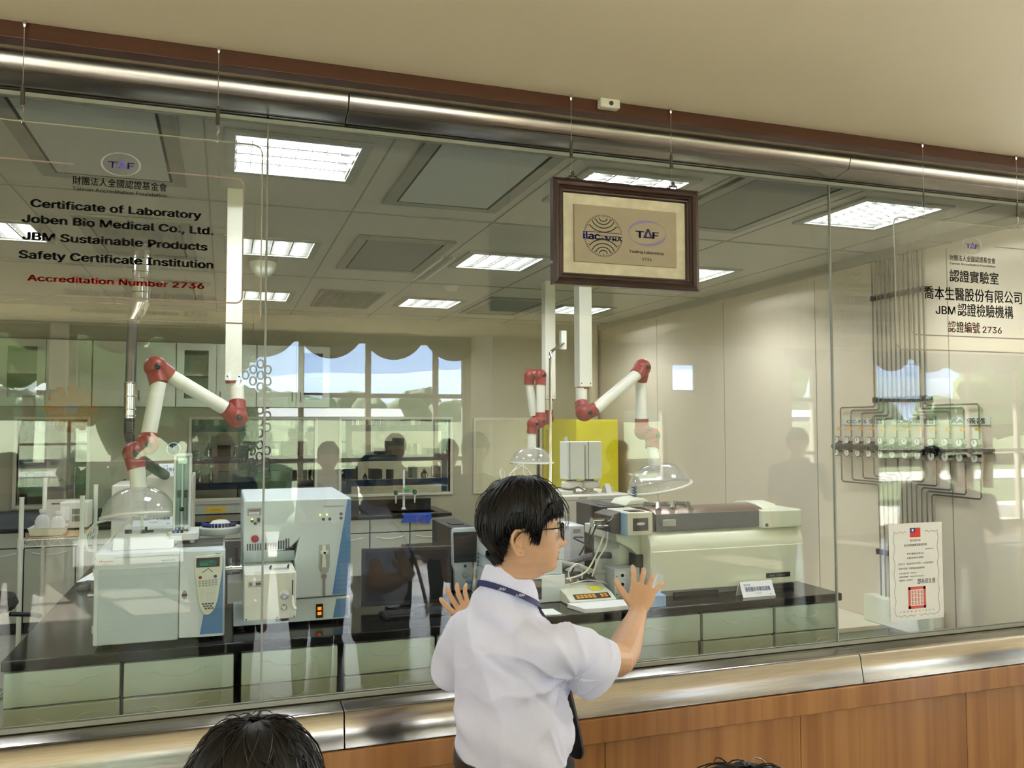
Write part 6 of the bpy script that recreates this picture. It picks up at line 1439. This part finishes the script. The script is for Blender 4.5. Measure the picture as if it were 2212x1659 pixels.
b = MB(); b.rings([ring((.721, 2.1, z), hw, hd, TY, 32) for z, hw, hd in ((.905, .174, .127), (.938, .172, .126), (.938, .166, .12), (.905, .168, .121))], cap=False, close=True); b.build('belt', m_black, man)

# ---------------- onlookers: two heads in front, the others only mirrored in the glass
def onlooker(label, x, y, yaw, h, top, low, hair='short', seed=1, locks=140, voxel=.011, raise_arm=False, skinm=None, vol=.018, part=None):
    k = h / 1.70; t = thing('person', label, 'person', (x, y, 0)); yw = math.radians(yaw)
    fx, fy = math.sin(yw), math.cos(yw); F = Vector((fx, fy, 0)); Rt = Vector((fy, -fx, 0)); o = Vector((x, y, 0))
    T = headT((x + fx * .02, y + fy * .02, h - .132 * k), yw, .05, k)
    b = MB(); head_mesh(b, T, 40, 5)
    up = lambda z: Vector((0, 0, z * k))
    b.tube([o + up(1.47), o - F * .01 + up(1.38)], [.055 * k, .068 * k], 16)
    b.rings([ring((x, y, z * k), hw * k, hd * k, yw, 24) for z, hw, hd in ((.82, .165, .12), (.95, .165, .118), (1.06, .15, .11), (1.2, .17, .118), (1.32, .19, .11), (1.385, .15, .09), (1.42, .07, .065))])
    legs(b, (x, y), yw, .9 * k, k)
    for s in (-1, 1):
        sh = o + Rt * .185 * s * k + up(1.335)
        if raise_arm and s == 1: P = [sh, sh + Rt * .06 * k + F * .1 * k - up(.24), sh + F * .33 * k - Rt * .06 * k - up(.08), sh + F * .36 * k - Rt * .1 * k + up(.03)]
        else: P = [sh, sh + Rt * .035 * s * k - up(.27), sh + Rt * .03 * s * k + F * .05 * k - up(.52), sh + Rt * .02 * s * k + F * .08 * k - up(.60)]
        b.tube(P, [.062 * k, .048 * k, .032 * k, .038 * k], 14, True)
    m2 = remesh(b, 'body', voxel, t, None, 3)
    ks = k
    def pk(c):
        z = c.z / ks; q = Vector((c.x - x, c.y - y, 0)); lat = abs(q.dot(Rt)) / ks
        if z > 1.415: return 0
        if lat > .2 and z < 1.10: return 0
        return 1 if z > .9 or lat > .2 else 2
    finish(m2, 'body', t, [skinm or m_skin, top, low], pk)
    hair_obj('hair', T, t, locks, seed, long=hair == 'long', vol=vol * k, length=(30, 60) if hair == 'long' else (22, 40), part=part)
    return t
mt1 = mat('dark_top', '#2f3138', .8); mt2 = mat('grey_top', '#6d6f70', .8); mt3 = mat('white_top', '#d8d8d4', .8); mt4 = mat('tan_top', '#8d7c63', .8)
onlooker('person whose parted black hair shows at the bottom edge, left of the man', .037, 1.05, 5, 1.44, mt3, m_trouser, 'long', 31, 900, .008, vol=.022, part=.02)
onlooker('person whose black hair just reaches the bottom edge, right of the man', .535, .76, 0, 1.428, mt1, m_trouser, 'long', 37, 500, .008, vol=.02)
for l, x, y, yaw, h, top, hr, ra in (('person mirrored faintly at the far left edge beside the wire rack', -1.35, -.1, 20, 1.62, mt2, 'short', False), ('person in tan top mirrored in the glass left of the white laboratory tap', 1.40, -1.0, -5, 1.72, mt4, 'short', False),
        ('person in dark top mirrored in the glass right of the white laboratory tap', 1.72, -.45, 5, 1.68, mt1, 'short', False), ('person mirrored in the glass just left of the hair of the man', 1.66, .55, 0, 1.745, mt4, 'short', False),
        ('person mirrored in the glass left of the clear hood above the cream instrument', 3.2, -.35, 10, 1.66, mt4, 'short', False), ('person with a raised arm mirrored above the right end of the cream instrument', 4.95, -.2, -20, 1.76, mt2, 'short', True),
        ('long haired person mirrored in the glass just right of the certificate', 5.35, .95, -40, 1.62, mt2, 'long', False), ('person in dark top mirrored in the glass at the right edge', 5.30, 1.28, -50, 1.56, mt1, 'long', True),
        ('person mirrored in the glass above the tall blue striped instrument', .80, -.75, 0, 1.66, mt3, 'short', False), ('person holding the camera, mirrored faintly in the glass', -.02, -.36, 2, 1.73, mt1, 'short', True)):
    onlooker(l, x, y, yaw, h, top, m_trouser, hr, int(100 * abs(x) + 10), 90, .014, ra)
